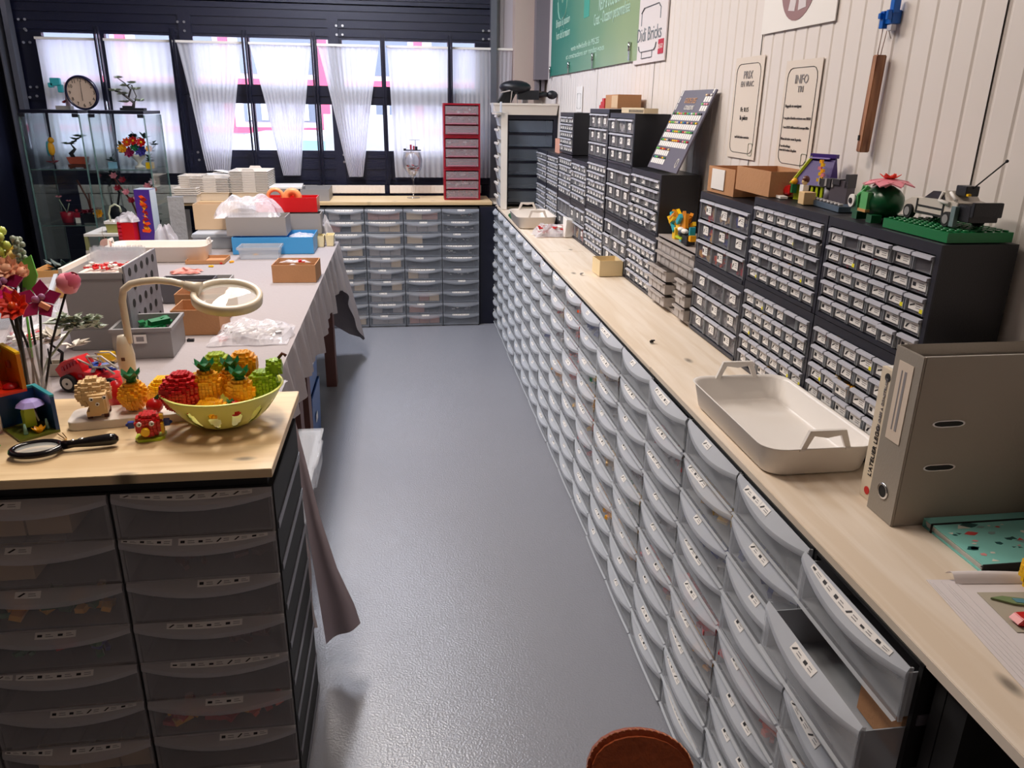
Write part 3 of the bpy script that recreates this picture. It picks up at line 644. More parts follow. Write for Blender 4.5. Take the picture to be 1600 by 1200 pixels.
# ================================================================ SMALL-PARTS CABINETS ON THE LONG WORKTOP
CBW, CBD = .392, .148
def cab_meshes(w, h, cols, rows):
    top = .020; bot = .010; side = .012
    p = MB()
    p.box(-w / 2, -w / 2 + .006, 0, CBD, 0, h).box(w / 2 - .006, w / 2, 0, CBD, 0, h).box(-w / 2 + .006, w / 2 - .006, 0, CBD, h - .004, h).box(-w / 2 + .006, w / 2 - .006, 0, CBD, 0, .004)
    p.box(-w / 2 + .006, w / 2 - .006, CBD - .004, CBD, .004, h - .004)
    p.box(-w / 2, -w / 2 + side, -.004, 0, 0, h, 1).box(w / 2 - side, w / 2, -.004, 0, 0, h, 1).box(-w / 2 + side, w / 2 - side, -.004, 0, h - top, h, 1).box(-w / 2 + side, w / 2 - side, -.006, .0, 0, bot, 1)
    rh = (h - top - bot) / rows
    for k in range(1, rows): p.box(-w / 2 + .006, w / 2 - .006, .004, CBD - .004, bot + k * rh - .001, bot + k * rh + .001)
    fr = p.mesh('frame', [BLACK, BLUEBLACK])
    cw = (w - 2 * side) / cols; a, b = cw - .005, rh - .005; lh = min(.0072, rh * .22)
    q = MB(); q.box(-a / 2, a / 2, .0, .0015, .001, b - .001, 0); q.box(-a / 2, -a / 2 + .0012, .0015, .11, .001, b * .8, 1).box(a / 2 - .0012, a / 2, .0015, .11, .001, b * .8, 1)
    q.box(-a / 2, a / 2, .0015, .11, .0, .001, 1); q.box(-a / 2, -a / 2 + .0015, -.004, .0, .001, b - .001, 1).box(a / 2 - .0015, a / 2, -.004, 0, .001, b - .001, 1)
    dr = q.mesh('drawer', [SMCLR, FROSTIN])
    r = MB(); r.add([(-a / 2, 0, b), (a / 2, 0, b), (a / 2, -.0085, b - .0015), (-a / 2, -.0085, b - .0015), (-a / 2, -.0095, b - lh), (a / 2, -.0095, b - lh), (a / 2, 0, b - lh * .9), (-a / 2, 0, b - lh * .9)], [(0, 3, 2, 1), (3, 4, 5, 2), (4, 7, 6, 5), (0, 7, 4, 3), (1, 2, 5, 6)])
    lp = r.mesh('handle', [LIPM])
    cards = []
    big = rows <= 3
    for seed in range(7):
        rr = random.Random(seed + cols * 10); s = MB()
        lw = a * (.34 if big else rr.choice((.60, .70, .56, .76))); lhh = min(b * .50, lw * .75) if not big else a * .22; cx = rr.uniform(-.06, .10) * a; cz = b * (.42 if not big else .5)
        s.box(cx - lw / 2, cx + lw / 2, -.0010, -.0002, cz - lhh / 2, cz + lhh / 2, 0)
        x0 = cx - lw * .42; z0 = cz
        if seed % 3 == 0: s.add([(x0, -.0014, z0 - lhh * .18), (x0 + lw * .34, -.0014, z0 + lhh * .10), (x0 + lw * .36, -.0014, z0 + lhh * .28), (x0 + lw * .04, -.0014, z0 + lhh * .02)], [(0, 1, 2, 3)], 1)
        elif seed % 3 == 1: s.box(x0, x0 + lw * .22, -.0014, -.001, z0 - lhh * .2, z0 + lhh * .22, 1)
        else: s.add([(x0, -.0014, z0 - lhh * .3), (x0 + lw * .12, -.0014, z0 - lhh * .3), (x0 + lw * .3, -.0014, z0 + lhh * .3), (x0 + lw * .1, -.0014, z0 + lhh * .1)], [(0, 1, 2, 3)], 1)
        for j in range(3): s.box(cx + lw * .02, cx + lw * rr.uniform(.3, .44), -.0013, -.001, cz + lhh * (.22 - .22 * j), cz + lhh * (.30 - .22 * j), 2)
        cards.append(s.mesh('label_card', [CARD, INK, INK2]))
    dot = MB().box(a * .24, a * .40, -.0013, -.0003, b * .12, b * .34, 0).mesh('sticker', [mat('yellow_dot', (236, 226, 30), .5)])
    return dict(frame=fr, drawer=dr, handle=lp, cards=cards, dot=dot, cw=cw, rh=rh, bot=bot, side=side, cols=cols, rows=rows, w=w, a=a, b=b)
CM = {}
rc = random.Random(21)
CABF = .955
def cabinet(label, yn, yf, z0, z1, cols, rows, pcard=.95, colored=None, pdot=0.0, group='black small-parts cabinets on the long worktop', x=CABF):
    w = round(yf - yn, 4) - .002; h = round(z1 - z0, 4) - .001; key = (round(w, 2), round(h, 2), cols, rows)
    if key not in CM: CM[key] = cab_meshes(round(w, 2) if abs(round(w, 2) - w) < .0 else w, h, cols, rows)
    D = CM[key]; yc = (yn + yf) / 2
    t = thing('parts_cabinet', label, 'cabinet', (x, yc, z0), -pi / 2, group)
    link('frame', D['frame'], t)
    for r in range(rows):
        for c in range(cols):
            d = link('drawer', D['drawer'], t, (-D['w'] / 2 + D['side'] + (c + .5) * D['cw'], -.002 - (rc.random() < .06) * .006, D['bot'] + (rows - 1 - r) * D['rh'] + .002))
            link('handle', D['handle'], d)
            if rc.random() < pcard: link('label_card', rc.choice(D['cards']), d)
            if rc.random() < pdot: link('sticker', D['dot'], d)
    if colored:
        p = MB()
        for (r, c), m in colored.items():
            lx = -D['w'] / 2 + D['side'] + (c + .5) * D['cw']; z = z0 + D['bot'] + (rows - 1 - r) * D['rh'] + .004
            for k in range(12):
                s = D['b'] * rc.uniform(.25, .6); q = Matrix.Rotation(rc.uniform(-1, 1), 3, 'X')
                p.cbox((x + .0045 + rc.uniform(.0, .004), yc - lx + rc.uniform(-.36, .36) * D['a'], z + rc.uniform(.15, .75) * D['b'] * .9), (.008, s, s * .5), rc.choice(m), q)
        tag(p.ob('loose_bricks', BITM, kind='stuff'), 'coloured bricks inside the ' + label.replace('black ', '').replace(' on the long worktop', ''), 'toy bricks', kind='stuff')
    return t
BB = .9005
allgrey = lambda n, m: {(r, c): m for r in range(n[0]) for c in range(n[1])}
cabinet('black thirty-drawer cabinet nearest the camera end, top right under the green toy', 1.262, 1.652, 1.150, 1.378, 6, 5, pdot=.06, colored={(1, 0): [1, 9], (1, 1): [8, 0], (1, 2): [0], (1, 5): [0, 7], (2, 0): [7], (3, 4): [5]})
cabinet('black cabinet partly behind the grey binder, lower one of its pair', 1.262, 1.652, BB, 1.149, 6, 5, pdot=.25, colored={(0, 0): [0, 6], (0, 1): [1], (0, 2): [10, 1], (0, 3): [1, 9], (2, 1): [0, 9], (2, 2): [2, 9], (3, 0): [2, 7], (2, 0): [9]})
cabinet('black thirty-drawer cabinet with a magenta-filled drawer, under the gabled toy house', 1.654, 2.044, 1.150, 1.378, 6, 5, pdot=.2, colored={(1, 0): [9, 1], (2, 3): [0], (3, 3): [2, 9], (0, 2): [9], (1, 5): [5], (2, 4): [0]})
cabinet('black thirty-drawer cabinet right above the near white tray', 1.654, 2.044, BB, 1.149, 6, 5, pdot=.15, colored=dict(list(allgrey((5, 6), [10, 5]).items())[12:] + [((4, 2), [9]), ((1, 1), [9])]))
cabinet('black nine-drawer cabinet filled with red, yellow and blue bricks, under the tan boxes', 2.046, 2.442, 1.130, 1.352, 3, 3, colored={(0, 0): [0, 9], (0, 1): [9, 5, 6], (0, 2): [4, 5, 10], (1, 0): [0, 2, 4], (1, 1): [0, 1, 4, 3], (2, 0): [0, 2, 9], (2, 1): [8, 10], (2, 2): [0, 7]})
cabinet('black nine-drawer cabinet full of grey bricks, beside the grey organiser', 2.046, 2.442, BB, 1.129, 3, 3, pcard=.75, colored={**allgrey((3, 3), [10, 5]), (0, 0): [10], (0, 1): [10, 11]})
cabinet('black thirty-drawer cabinet under the leaning colour chart', 2.846, 3.238, 1.140, 1.375, 6, 5, pcard=.6)
cabinet('black thirty-drawer cabinet behind the small beige box', 2.846, 3.238, BB, 1.139, 6, 5, colored={(2, 2): [5], (3, 1): [5]})
cabinet('black nine-drawer cabinet on top of its stack, under the white notched strip', 3.24, 3.64, 1.362, 1.578, 3, 3, colored={(0, 1): [6], (0, 2): [6, 5], (1, 1): [6, 5], (0, 0): [5], (1, 0): [5]})
cabinet('black nine-drawer cabinet in the middle of the stack under the white notched strip', 3.24, 3.64, 1.132, 1.361, 3, 3, colored={(0, 1): [10], (1, 2): [10, 5]})
cabinet('black nine-drawer cabinet at the foot of the stack behind the beige box', 3.24, 3.64, BB, 1.131, 3, 3, colored={(1, 0): [5], (1, 1): [5], (2, 0): [6, 5], (2, 1): [6, 5]})
cabinet('black nine-drawer cabinet with pale contents, under the red brick steps', 3.66, 4.045, 1.362, 1.594, 3, 3, colored={(0, 0): [6, 5], (0, 1): [6], (0, 2): [6], (1, 1): [6, 5], (1, 0): [5]})
cabinet('black thirty-drawer cabinet in the middle of the stack under the red brick steps', 3.66, 4.045, 1.125, 1.361, 6, 5)
cabinet('black thirty-drawer cabinet at the foot of the stack under the red brick steps', 3.66, 4.045, BB, 1.124, 6, 5)
cabinet('black thirty-drawer cabinet standing on the row, with a blank black side', 4.435, 4.81, 1.345, 1.570, 6, 5)
cabinet('black thirty-drawer cabinet, upper one left of the red-brick-step stack', 4.055, 4.43, 1.100, 1.330, 6, 5)
cabinet('black cabinet of six large drawers behind the bag of pink bricks', 4.055, 4.43, BB, 1.099, 3, 2, pcard=.6, colored={(1, 0): [0, 7], (1, 1): [7, 9], (1, 2): [7, 0]})
cabinet('black thirty-drawer cabinet, upper one below the standing cabinet', 4.435, 4.81, 1.100, 1.340, 6, 5)
cabinet('black cabinet of six large drawers, below the one under the standing cabinet', 4.435, 4.81, BB, 1.099, 3, 2, pcard=.4)
cabinet('black thirty-drawer cabinet, upper one behind the little open carton', 4.83, 5.21, 1.110, 1.325, 6, 5)
cabinet('black thirty-drawer cabinet, lower one behind the far white tray', 4.83, 5.21, BB, 1.109, 6, 5)
cabinet('black thirty-drawer cabinet in the dark corner, upper one', 5.23, 5.60, 1.110, 1.325, 6, 5, pcard=.3)
cabinet('black thirty-drawer cabinet in the dark corner, lower one', 5.23, 5.60, BB, 1.109, 6, 5, pcard=.3)
# grey organiser with empty bays
t = thing('organiser', 'light grey plastic organiser with missing drawers, bird-like toys on top', 'organiser', (CABF, 2.643, BB), -pi / 2)
w, h = .398, .252
OG = mat('organiser_grey', (170, 162, 158), .42)
p = MB().box(-w / 2, -w / 2 + .005, 0, .15, 0, h).box(w / 2 - .005, w / 2, 0, .15, 0, h).box(-w / 2 + .005, w / 2 - .005, 0, .15, h - .005, h).box(-w / 2 + .005, w / 2 - .005, 0, .15, 0, .012).box(-w / 2 + .005, w / 2 - .005, .145, .15, .012, h - .005)
for k in range(1, 5): p.box(-w / 2 + .005, w / 2 - .005, 0, .145, .012 + k * .046, .015 + k * .046)
p.ob('frame', OG, t)
OD = mat('organiser_drawer', (196, 188, 184), .35, clear=.25)
cwid = (w - .01) / 4
q = MB().box(-cwid / 2 + .002, cwid / 2 - .002, -.002, 0, .002, .041).box(-cwid / 2 + .002, cwid / 2 - .002, -.012, -.002, .034, .041).box(-cwid / 2 + .002, -cwid / 2 + .003, 0, .12, .002, .036).box(cwid / 2 - .003, cwid / 2 - .002, 0, .12, .002, .036).box(-cwid / 2 + .003, cwid / 2 - .003, 0, .12, .002, .003).box(-.001, .001, -.004, -.002, .004, .033)
odm = q.mesh('drawer', OD)
for r in range(5):
    for c in range(4):
        if (r, c) in ((2, 2), (3, 2), (4, 2)): continue
        jut = .025 if (c < 2 and r > 1) else (.02 if c == 3 and r > 1 else 0)
        link('drawer', odm, t, (-w / 2 + .005 + (c + .5) * cwid, -jut, .012 + (4 - r) * .046 + .003))
# ================================================================ THE LONG TABLE AND ITS CLOTH
TZ = .78
tb = thing('work_table', 'long brown wooden work table under a taupe cloth', 'table', (-1.08, 3.48, 0))
MB().box(-.66, .655, -1.52, 1.5, TZ - .035, TZ - .004).ob('table_top', BROWNW, tb)
for (x, y) in ((.62, 1.02), (.62, -.26), (.62, -.52), (.62, -1.46), (-.62, 1.02), (-.62, -1.46)):
    MB().box(x - .03, x + .03, y - .045, y + .045, 0, TZ - .036).ob('leg', BROWNW, tb)
MB().box(.60, .625, -1.25, 1.0, .62, .74).ob('apron', BROWNW, tb)
X1, YA, YB, X0 = -.412, 1.945, 4.99, -1.76
path = []      # perimeter of the cloth: near edge, aisle edge, far edge
for k in range(28): path.append((X0 + (X1 - X0) * k / 28, YA, 0, -1))
for k in range(200): path.append((X1, YA + (YB - YA) * k / 200, 1, 0))
for k in range(29): path.append((X1 - (X1 - X0) * k / 28, YB, 0, 1))
def drop(i):
    x, y, nx, ny = path[i]; d1 = sqrt((x - X1) ** 2 + (y - YA) ** 2); d2 = sqrt((x - X1) ** 2 + (y - YB) ** 2); d3 = abs(y - 3.55) if nx else 9
    return .20 + .40 * exp(-(d1 / .12) ** 2) + .46 * exp(-(d2 / .22) ** 2) + .06 * exp(-(d3 / .2) ** 2) + .010 * sin(i * .26) + (.05 * exp(-((y - 4.2) / .15) ** 2) if nx else 0)
nP = len(path); rows = 9; vs = []
for j in range(rows + 1):
    v = j / rows
    for i in range(nP):
        x, y, nx, ny = path[i]; dd = drop(i)
        d1 = sqrt((x - X1) ** 2 + (y - YA) ** 2); d2 = sqrt((x - X1) ** 2 + (y - YB) ** 2)
        fold = .010 * sin(i * .40) + .007 * sin(i * .93 + 1)
        out = (fold * min(1, v * 1.6) + .020 * v + .10 * v * exp(-(d2 / .25) ** 2) + .11 * v * v * exp(-(d1 / .14) ** 2)) if v > 0 else 0
        cxn = nx + (.8 * exp(-(d1 / .08) ** 2) + .8 * exp(-(d2 / .1) ** 2) if not nx else 0); cyn = ny + (0 if not nx else -.2 * exp(-(d1 / .1) ** 2) + .6 * exp(-(d2 / .1) ** 2))
        vs.append((x + cxn * out, y + cyn * out, TZ - (dd * v if v > .12 else dd * v * .6)))
fs = [(j * nP + i, (j + 1) * nP + i, (j + 1) * nP + i + 1, j * nP + i + 1) for j in range(rows) for i in range(nP - 1)]
cl = thing('tablecloth', 'taupe tablecloth hanging over the aisle side of the long table', 'tablecloth', (0, 0, 0))
p = MB(); p.add(vs, fs, 0, True); o = len(p.v)
p.grid(lambda u, v: (X0 + (X1 - X0) * u, YA + (YB - YA) * v, TZ + .0012 * sin(17 * v + 5 * u) * (4 * u * (1 - u)) * (4 * v * (1 - v))), 24, 60)
p.ob('cloth', LINEN, cl)
def cf(u, v):      # the near corner of the cloth falls as one long pointed fold
    l = Vector((-.318, 1.962, .80)).lerp(Vector((-.270, 1.955, .085)), v)
    e = [(-.308, .80), (-.286, .66), (-.262, .50), (-.225, .33), (-.182, .20), (-.168, .135)]
    k = min(int(v * 5), 4); f = v * 5 - k; x = e[k][0] + (e[k + 1][0] - e[k][0]) * f; z = e[k][1] + (e[k + 1][1] - e[k][1]) * f
    return Vector((l.x + (x - l.x) * u, l.y + .012 * sin(pi * u * 2) * v + .02 * u, l.z + (z - l.z) * u))
MB().grid(cf, 10, 20).ob('corner_fold', LINENLT, cl)
# under the table: blue crates, clear bin with clip handle
for k, (x, y, z, w, d, h) in enumerate(((-.60, 3.62, 0, .30, .34, .30), (-.60, 3.62, .305, .30, .34, .26))):
    t = thing('storage_crate', 'blue plastic crate under the long table, ' + ('lower' if k == 0 else 'upper') + ' one of its stack', 'crate', (x, y, z), 0, 'blue crates under the table')
    MB().crate(w, d, h, .006, .01).ob('box', mat('deep_blue_crate', (40, 86, 150), .4), t); MB().box(w / 2, w / 2 + .002, -.08, -.02, h * .5, h * .62).ob('label_card', CARD, t)
t = thing('plastic_bin', 'clear plastic bin with clip handles sticking out from under the near table end', 'bin', (-.445, 2.29, .385))
MB().crate(.26, .40, .16, .003, .012, rim=.010).ob('box', CLEAR, t)
MB().box(.142, .152, -.10, .10, .10, .165).tube([(.147, -.10, .165), (.155, -.08, .175), (.155, .08, .175), (.147, .10, .165)], .006, 8).ob('handle', CLEAR, t)
MB().box(-.15, .15, -.21, .21, .163, .168).ob('lid', CLEAR, t)
t = thing('brown_crate', 'brown crate below the clear bin under the near table end', 'crate', (-.62, 2.48, .0)); MB().crate(.24, .42, .36, .01).ob('box', BROWNW, t)

# ================================================================ GLASS DISPLAY CABINETS
def box_frame_posts(t, x0, x1, y0, y1, z0, z1):
    for x in (x0, x1):
        for y in (y0, y1): MB().box(x - .004, x + .004, y - .004, y + .004, z0, z1).ob('glass_edge', GLASSE, t)
for gx, gw, who in ((-2.24, .36, 'beside the dark side wall, holding the small potted tree'), (-1.83, .34, 'on the table side, holding the bouquet in a white vase')):
    t = thing('display_cabinet', 'glass display cabinet, ' + who, 'cabinet', (gx, 5.80, 0), 0, 'glass display cabinets')
    a = gw / 2
    MB().box(-a, a, -.19, .19, 1.515, 1.535).ob('top', mat('black_cabinet_top', (14, 16, 30), .35), t)
    MB().box(-a, a, -.19, .19, 0, .06).ob('base', BLACK, t)
    MB().box(-a, a, -.187, -.183, .06, 1.51).ob('door', GLASS, t)
    for x in (-a + .002, a - .002): MB().box(x - .002, x + .002, -.181, .183, .06, 1.51).ob('side_pane', GLASS, t)
    MB().box(-a + .006, a - .006, .184, .187, .06, 1.51).ob('back_pane', GLASS, t)
    box_frame_posts(t, -a, a, -.187, .187, .06, 1.51)
    for z in (.43, .80, 1.165): MB().box(-a + .006, a - .006, -.18, .18, z - .004, z).box(-a + .006, a - .006, -.182, -.18, z - .005, z + .001, 1).ob('shelf', [GLASS, GLASSE], t)
    for x in (-a + .02, a - .02): MB().box(x - .018, x + .018, -.20, -.187, 1.492, 1.514).ob('hinge', BLACK, t)
ZT = 1.536; Z1 = 1.166; Z2 = .801; Z3 = .431
# clock
ck = thing('wall_clock', 'round cream-faced clock with dark rim leaning on top of the glass cabinets', 'clock', (-2.04, 5.70, ZT), rot=(radians(8), 0, radians(-8)))
R = .103
MB().lathe([(R - .006, -.012), (R + .002, -.012), (R + .004, 0), (R + .002, .014), (R - .008, .016), (R - .009, .004)], 40, (0, 0, R + .004), 0, R=Matrix.Rotation(pi / 2, 3, 'X')).ob('rim', mat('clock_rim_dark', (22, 22, 50), .3), ck)
MB().lathe([(R - .004, 0), (.0001, 0)], 40, (0, .002, R + .004), 0, R=Matrix.Rotation(pi / 2, 3, 'X')).lathe([(R - .004, 0), (.0001, 0)], 40, (0, -.003, R + .004), 0, R=Matrix.Rotation(pi / 2, 3, 'X')).ob('face', mat('clock_face', (206, 186, 172), .5), ck)
for h in range(1, 13):
    a = radians(90 - 30 * h); text(str(h), .030, INK, ck, (.078 * cos(a), -.0042, R + .004 + .078 * sin(a)))
MB().bar((0, -.006, R + .004), (-.004, -.006, R - .045), .004, .001).ob('hour_hand', INK, ck)
MB().bar((0, -.008, R + .004), (.006, -.008, R + .074), .003, .001).ob('minute_hand', INK, ck)

rp = random.Random(5)
def leafset(p, c, n, L, w, m=0, up=.3, r=rp):
    for k in range(n):
        a = r.uniform(0, 2 * pi); e = r.uniform(-.2, 1) * up + .1; d = Vector((cos(a) * cos(e), sin(a) * cos(e), sin(e))); s = d.cross(Vector((0, 0, 1))).normalized(); l = L * r.uniform(.6, 1.1)
        c0 = Vector(c); p.add([c0, c0 + d * l * .5 + s * w / 2 + Vector((0, 0, w * .3)), c0 + d * l, c0 + d * l * .5 - s * w / 2 + Vector((0, 0, w * .3)), c0 + d * l * .5 - Vector((0, 0, .002))], [(0, 1, 2, 3), (0, 4, 1), (1, 4, 2), (2, 4, 3), (3, 4, 0)], m)
    return p
def flower(t, c, r, m, name='flower_head', petals=8, R=None, core=None):
    p = MB(); c = Vector(c)
    for lay, (k, rr, zz) in enumerate(((petals, r, 0), (petals - 2, r * .72, r * .25), (4, r * .4, r * .4))):
        for j in range(k):
            a = 2 * pi * j / k + lay * .4; d = Vector((cos(a), sin(a), .35 + .4 * lay)).normalized(); s = Vector((-sin(a), cos(a), 0))
            vs = [Vector((0, 0, zz * .3)), d * rr * .6 + s * rr * .34, d * rr + Vector((0, 0, rr * .15)), d * rr * .6 - s * rr * .34]
            vs2 = [v - Vector((0, 0, r * .08)) for v in vs]
            q = vs + vs2
            if R is not None: q = [R @ v for v in q]
            p.add([c + v for v in q], [(0, 1, 2, 3), (7, 6, 5, 4), (0, 4, 5, 1), (1, 5, 6, 2), (2, 6, 7, 3), (3, 7, 4, 0)], 0)
    o = p.ob(name, m, t)
    if core: MB().ball(c + (R @ Vector((0, 0, r * .35)) if R is not None else Vector((0, 0, r * .35))), r * .22, 8).ob('flower_centre', core, o)
    return o
def pot(t, r0, r1, h, m, n=14, name='pot'):
    return MB().lathe([(.0001, 0), (r0, 0), (r1, h), (r1 - .004, h), (r0 - .004, .006), (.0001, .006)], n).ob(name, m, t)
# on top of the cabinets
t = thing('bonsai', 'small grey-green toy bonsai on the glass cabinet top beside the clock', 'toy plant', (-1.77, 5.78, ZT))
MB().cbox((0, 0, .008), (.15, .07, .016)).cbox((-.03, 0, .022), (.06, .05, .014)).ob('base', BLACK, t)
p = MB().tube([(.0, 0, .015), (.01, 0, .05), (-.03, 0, .085), (-.07, 0, .115), (-.10, 0, .12)], [.012, .01, .008, .006, .004], 7).tube([(-.02, 0, .08), (.0, 0, .13), (-.03, 0, .17), (-.07, .0, .20)], [.007, .006, .004, .003], 6).tube([(.01, 0, .04), (.03, 0, .09), (.01, 0, .16)], .004, 6)
p.ob('trunk', mat('dark_grey_brown', (70, 66, 70), .5), t)
p = MB()
for c in ((-.10, 0, .12), (-.08, 0, .20), (.0, 0, .17), (-.03, 0, .15), (.03, 0, .13), (-.05, 0, .10), (.05, 0, .06), (-.05, .0, .05)): leafset(p, c, 10, .050, .026)
p.ob('foliage', SAGE, t)
t = thing('toy_figurine', 'teal and pink brick figurine on the glass cabinet top by the dark wall', 'toy', (-2.22, 5.78, ZT))
MB().cbox((.02, 0, .012), (.09, .06, .024)).ob('base', GREYP, t)
MB().cbox((-.01, 0, .17), (.06, .03, .05)).cbox((-.04, 0, .15), (.03, .03, .03)).cbox((.015, 0, .13), (.03, .03, .05)).ob('wing', TEAL, t, bev=.003)
MB().tube([(.045, 0, .02), (.05, 0, .17)], [.016, .01], 8).ob('column', mat('pale_pink', (210, 180, 190), .4), t)
leafset(leafset(MB(), (.02, 0, .04), 8, .05, .02), (.05, 0, .05), 6, .04, .02).ob('petals', RED2, t)
# contents, upper shelf
t = thing('parrot_toy', 'orange and teal toy parrot on the upper glass shelf by the dark wall', 'toy', (-2.33, 5.78, Z1))
MB().tube([(0, 0, .02), (0, 0, .07)], .006, 6).ob('perch', BROWN, t)
MB().ball((.0, 0, .12), (.024, .022, .045), 10).ball((.008, 0, .175), .020, 10).ob('body', ORG, t)
MB().ball((-.018, 0, .12), (.012, .02, .05), 8).ob('wing', TEAL, t); leafset(MB(), (0, 0, .03), 12, .06, .018).ob('petals', RED2, t)
t = thing('potted_tree', 'tiny potted tree in an orange tray on the upper glass shelf', 'toy plant', (-2.17, 5.78, Z1))
MB().cbox((0, 0, .012), (.12, .06, .02)).cbox((-.045, 0, .0), (.02, .05, .01)).cbox((.045, 0, .0), (.02, .05, .01)).ob('stand', BROWN, t)
MB().crate(.125, .07, .045, .006, .012, c=(0, 0, .024)).ob('tray', mat('terracotta', (196, 88, 62), .4), t)
MB().tube([(-.02, 0, .05), (-.04, 0, .09), (-.01, 0, .12), (-.03, 0, .15), (.02, 0, .19), (.05, 0, .20)], [.012, .016, .010, .006, .005, .003], 7).ob('trunk', BLACK, t)
p = MB()
for c in ((.02, 0, .20), (.05, 0, .20), (-.02, 0, .16), (-.05, 0, .15), (0, 0, .18)): leafset(p, c, 10, .045, .026)
p.ob('foliage', mat('grey_green_leaf', (96, 118, 92), .5), t)
t = thing('flower_bouquet', 'bouquet of red, yellow and purple toy flowers in a white vase on the upper shelf', 'flowers', (-1.78, 5.78, Z1))
MB().lathe([(.0001, 0), (.034, 0), (.030, .010), (.012, .022), (.012, .034), (.045, .07), (.056, .088), (.050, .088), (.0001, .05)], 16).ob('vase', WHITE, t)
for k, (x, z, r, m) in enumerate(((-.085, .125, .035, ORG), (-.05, .165, .036, ORANGE), (-.01, .175, .034, RED), (.04, .165, .036, RED), (.085, .125, .028, ORG), (-.045, .10, .042, MAGENTA), (.03, .11, .045, mat('indigo', (60, 50, 140), .4)), (-.005, .135, .034, GREEN))):
    flower(t, (x, -.03, z), r, m, R=Matrix.Rotation(radians(70), 3, 'X'), core=YEL if k < 5 else None)
p = MB()
for c in ((-.10, -.01, .14), (-.09, -.01, .10), (.10, -.01, .15), (.09, -.01, .11), (0, 0, .20), (-.03, 0, .19), (.05, 0, .19)): leafset(p, c, 7, .055, .026, up=1)
p.ob('leaves', mat('dark_leaf', (24, 52, 48), .4), t)
for k, (x, m, lab, mm) in enumerate(((-1.935, mat('pale_blue_pot', (130, 180, 206), .4), 'tiny pale blue pot with a dark leafy plant on the upper glass shelf', mat('dark_leaf', (24, 52, 48), .4)), (-1.695, YEL, 'tiny yellow pot with a dark plant on the upper glass shelf', mat('dark_leaf', (24, 52, 48), .4)))):
    t = thing('potted_plant', lab, 'toy plant', (x, 5.72, Z1)); MB().crate(.045, .04, .04, .004).ob('pot', m, t); leafset(leafset(MB(), (0, 0, .045), 9, .045, .018, up=1), (0, 0, .07), 7 if k else 1, .04, .02, up=1).ob('leaves', mm, t)
# middle shelf
t = thing('potted_plant', 'red pot with pink flowers on the middle glass shelf by the dark wall', 'toy plant', (-2.29, 5.75, Z2)); t.scale = (1.2, 1.0, 1.3); pot(t, .03, .038, .055, RED2)
MB().tube([(0, 0, .05), (-.03, 0, .12)], .003, 5).tube([(0, 0, .05), (.02, 0, .10)], .003, 5).ob('stem', SAGE, t); flower(t, (-.03, 0, .13), .02, PINK, petals=5); flower(t, (.02, 0, .11), .016, PINK, petals=5)
t = thing('orchid', 'dark branch with red-brown leaves and a yellow flower in a black pot, middle shelf', 'toy plant', (-2.13, 5.75, Z2)); t.scale = (1.2, 1.0, 1.3); MB().crate(.11, .07, .045, .005, .01).ob('pot', BLACK, t)
MB().tube([(0, 0, .04), (-.01, 0, .12), (-.05, 0, .22)], .005, 6).tube([(.0, 0, .05), (.0, 0, .15)], .004, 6).ob('branch', BROWN, t); leafset(leafset(MB(), (-.02, 0, .05), 10, .06, .025), (.03, 0, .06), 6, .05, .025).ob('leaves', RED2, t); flower(t, (.045, -.03, .045), .03, ORG, R=Matrix.Rotation(radians(60), 3, 'X'))
t = thing('minifigure', 'tiny red and white toy figure between the red pot and the orchid', 'toy', (-2.215, 5.72, Z2)); t.scale = (1.2, 1.0, 1.3); MB().cbox((0, 0, .015), (.024, .012, .03)).ob('legs', CARD, t); MB().cbox((0, 0, .042), (.03, .014, .026)).ball((0, 0, .064), .010, 8).ob('body', RED2, t)
t = thing('toy_tree', 'dark toy tree with black blossoms on the middle glass shelf', 'toy plant', (-1.965, 5.78, Z2)); t.scale = (1.2, 1.0, 1.3); MB().ball((0, 0, .045), (.05, .04, .045), 10).ob('rock', BLACK, t)
MB().tube([(-.03, 0, .08), (-.035, 0, .18), (.0, 0, .23)], .006, 6).tube([(.0, 0, .08), (.02, 0, .15), (0, 0, .22)], .006, 6).ob('trunk', BLACKM, t); leafset(MB(), (0, 0, .23), 16, .05, .025, up=1).ob('blossoms', BLACKM, t)
t = thing('cherry_branch', 'pink blossoming toy branch in a terracotta bowl on the middle shelf', 'toy plant', (-1.83, 5.75, Z2)); t.scale = (1.3, 1.0, 1.35); pot(t, .03, .052, .035, mat('rose_pot', (160, 104, 96), .5), 16)
MB().tube([(0, 0, .03), (-.02, 0, .10), (-.07, 0, .18), (-.09, 0, .22)], .005, 6).tube([(-.02, 0, .10), (.04, 0, .14), (.10, 0, .19)], .004, 6).ob('branch', BROWN, t)
for k, (x, z, m) in enumerate(((-.09, .23, PINK), (-.05, .21, RED2), (-.08, .17, RED2), (-.04, .15, PINK), (.01, .12, PINK), (.05, .15, PINK), (.07, .18, PINK), (.10, .20, mat('pale_pink', (210, 180, 190), .4)), (.03, .10, PINK), (-.02, .11, RED2))): flower(t, (x, -.01, z), .022, m, petals=6, R=Matrix.Rotation(radians(50), 3, 'X'))
t = thing('toy_flower', 'orange and red toy flowers on one stem at the cabinet side, middle shelf', 'toy plant', (-1.69, 5.70, Z2)); MB().tube([(0, 0, 0), (.0, 0, .21)], .004, 6).ob('stem', SAGE, t); pot(t, .02, .024, .02, BLACK); flower(t, (.0, 0, .22), .03, ORANGE, R=Matrix.Rotation(radians(50), 3, 'X')); flower(t, (-.01, -.01, .15), .026, mat('coral', (226, 90, 74), .4), R=Matrix.Rotation(radians(50), 3, 'X')); leafset(MB(), (0, 0, .06), 5, .06, .02, up=1).ob('leaves', SAGE, t)

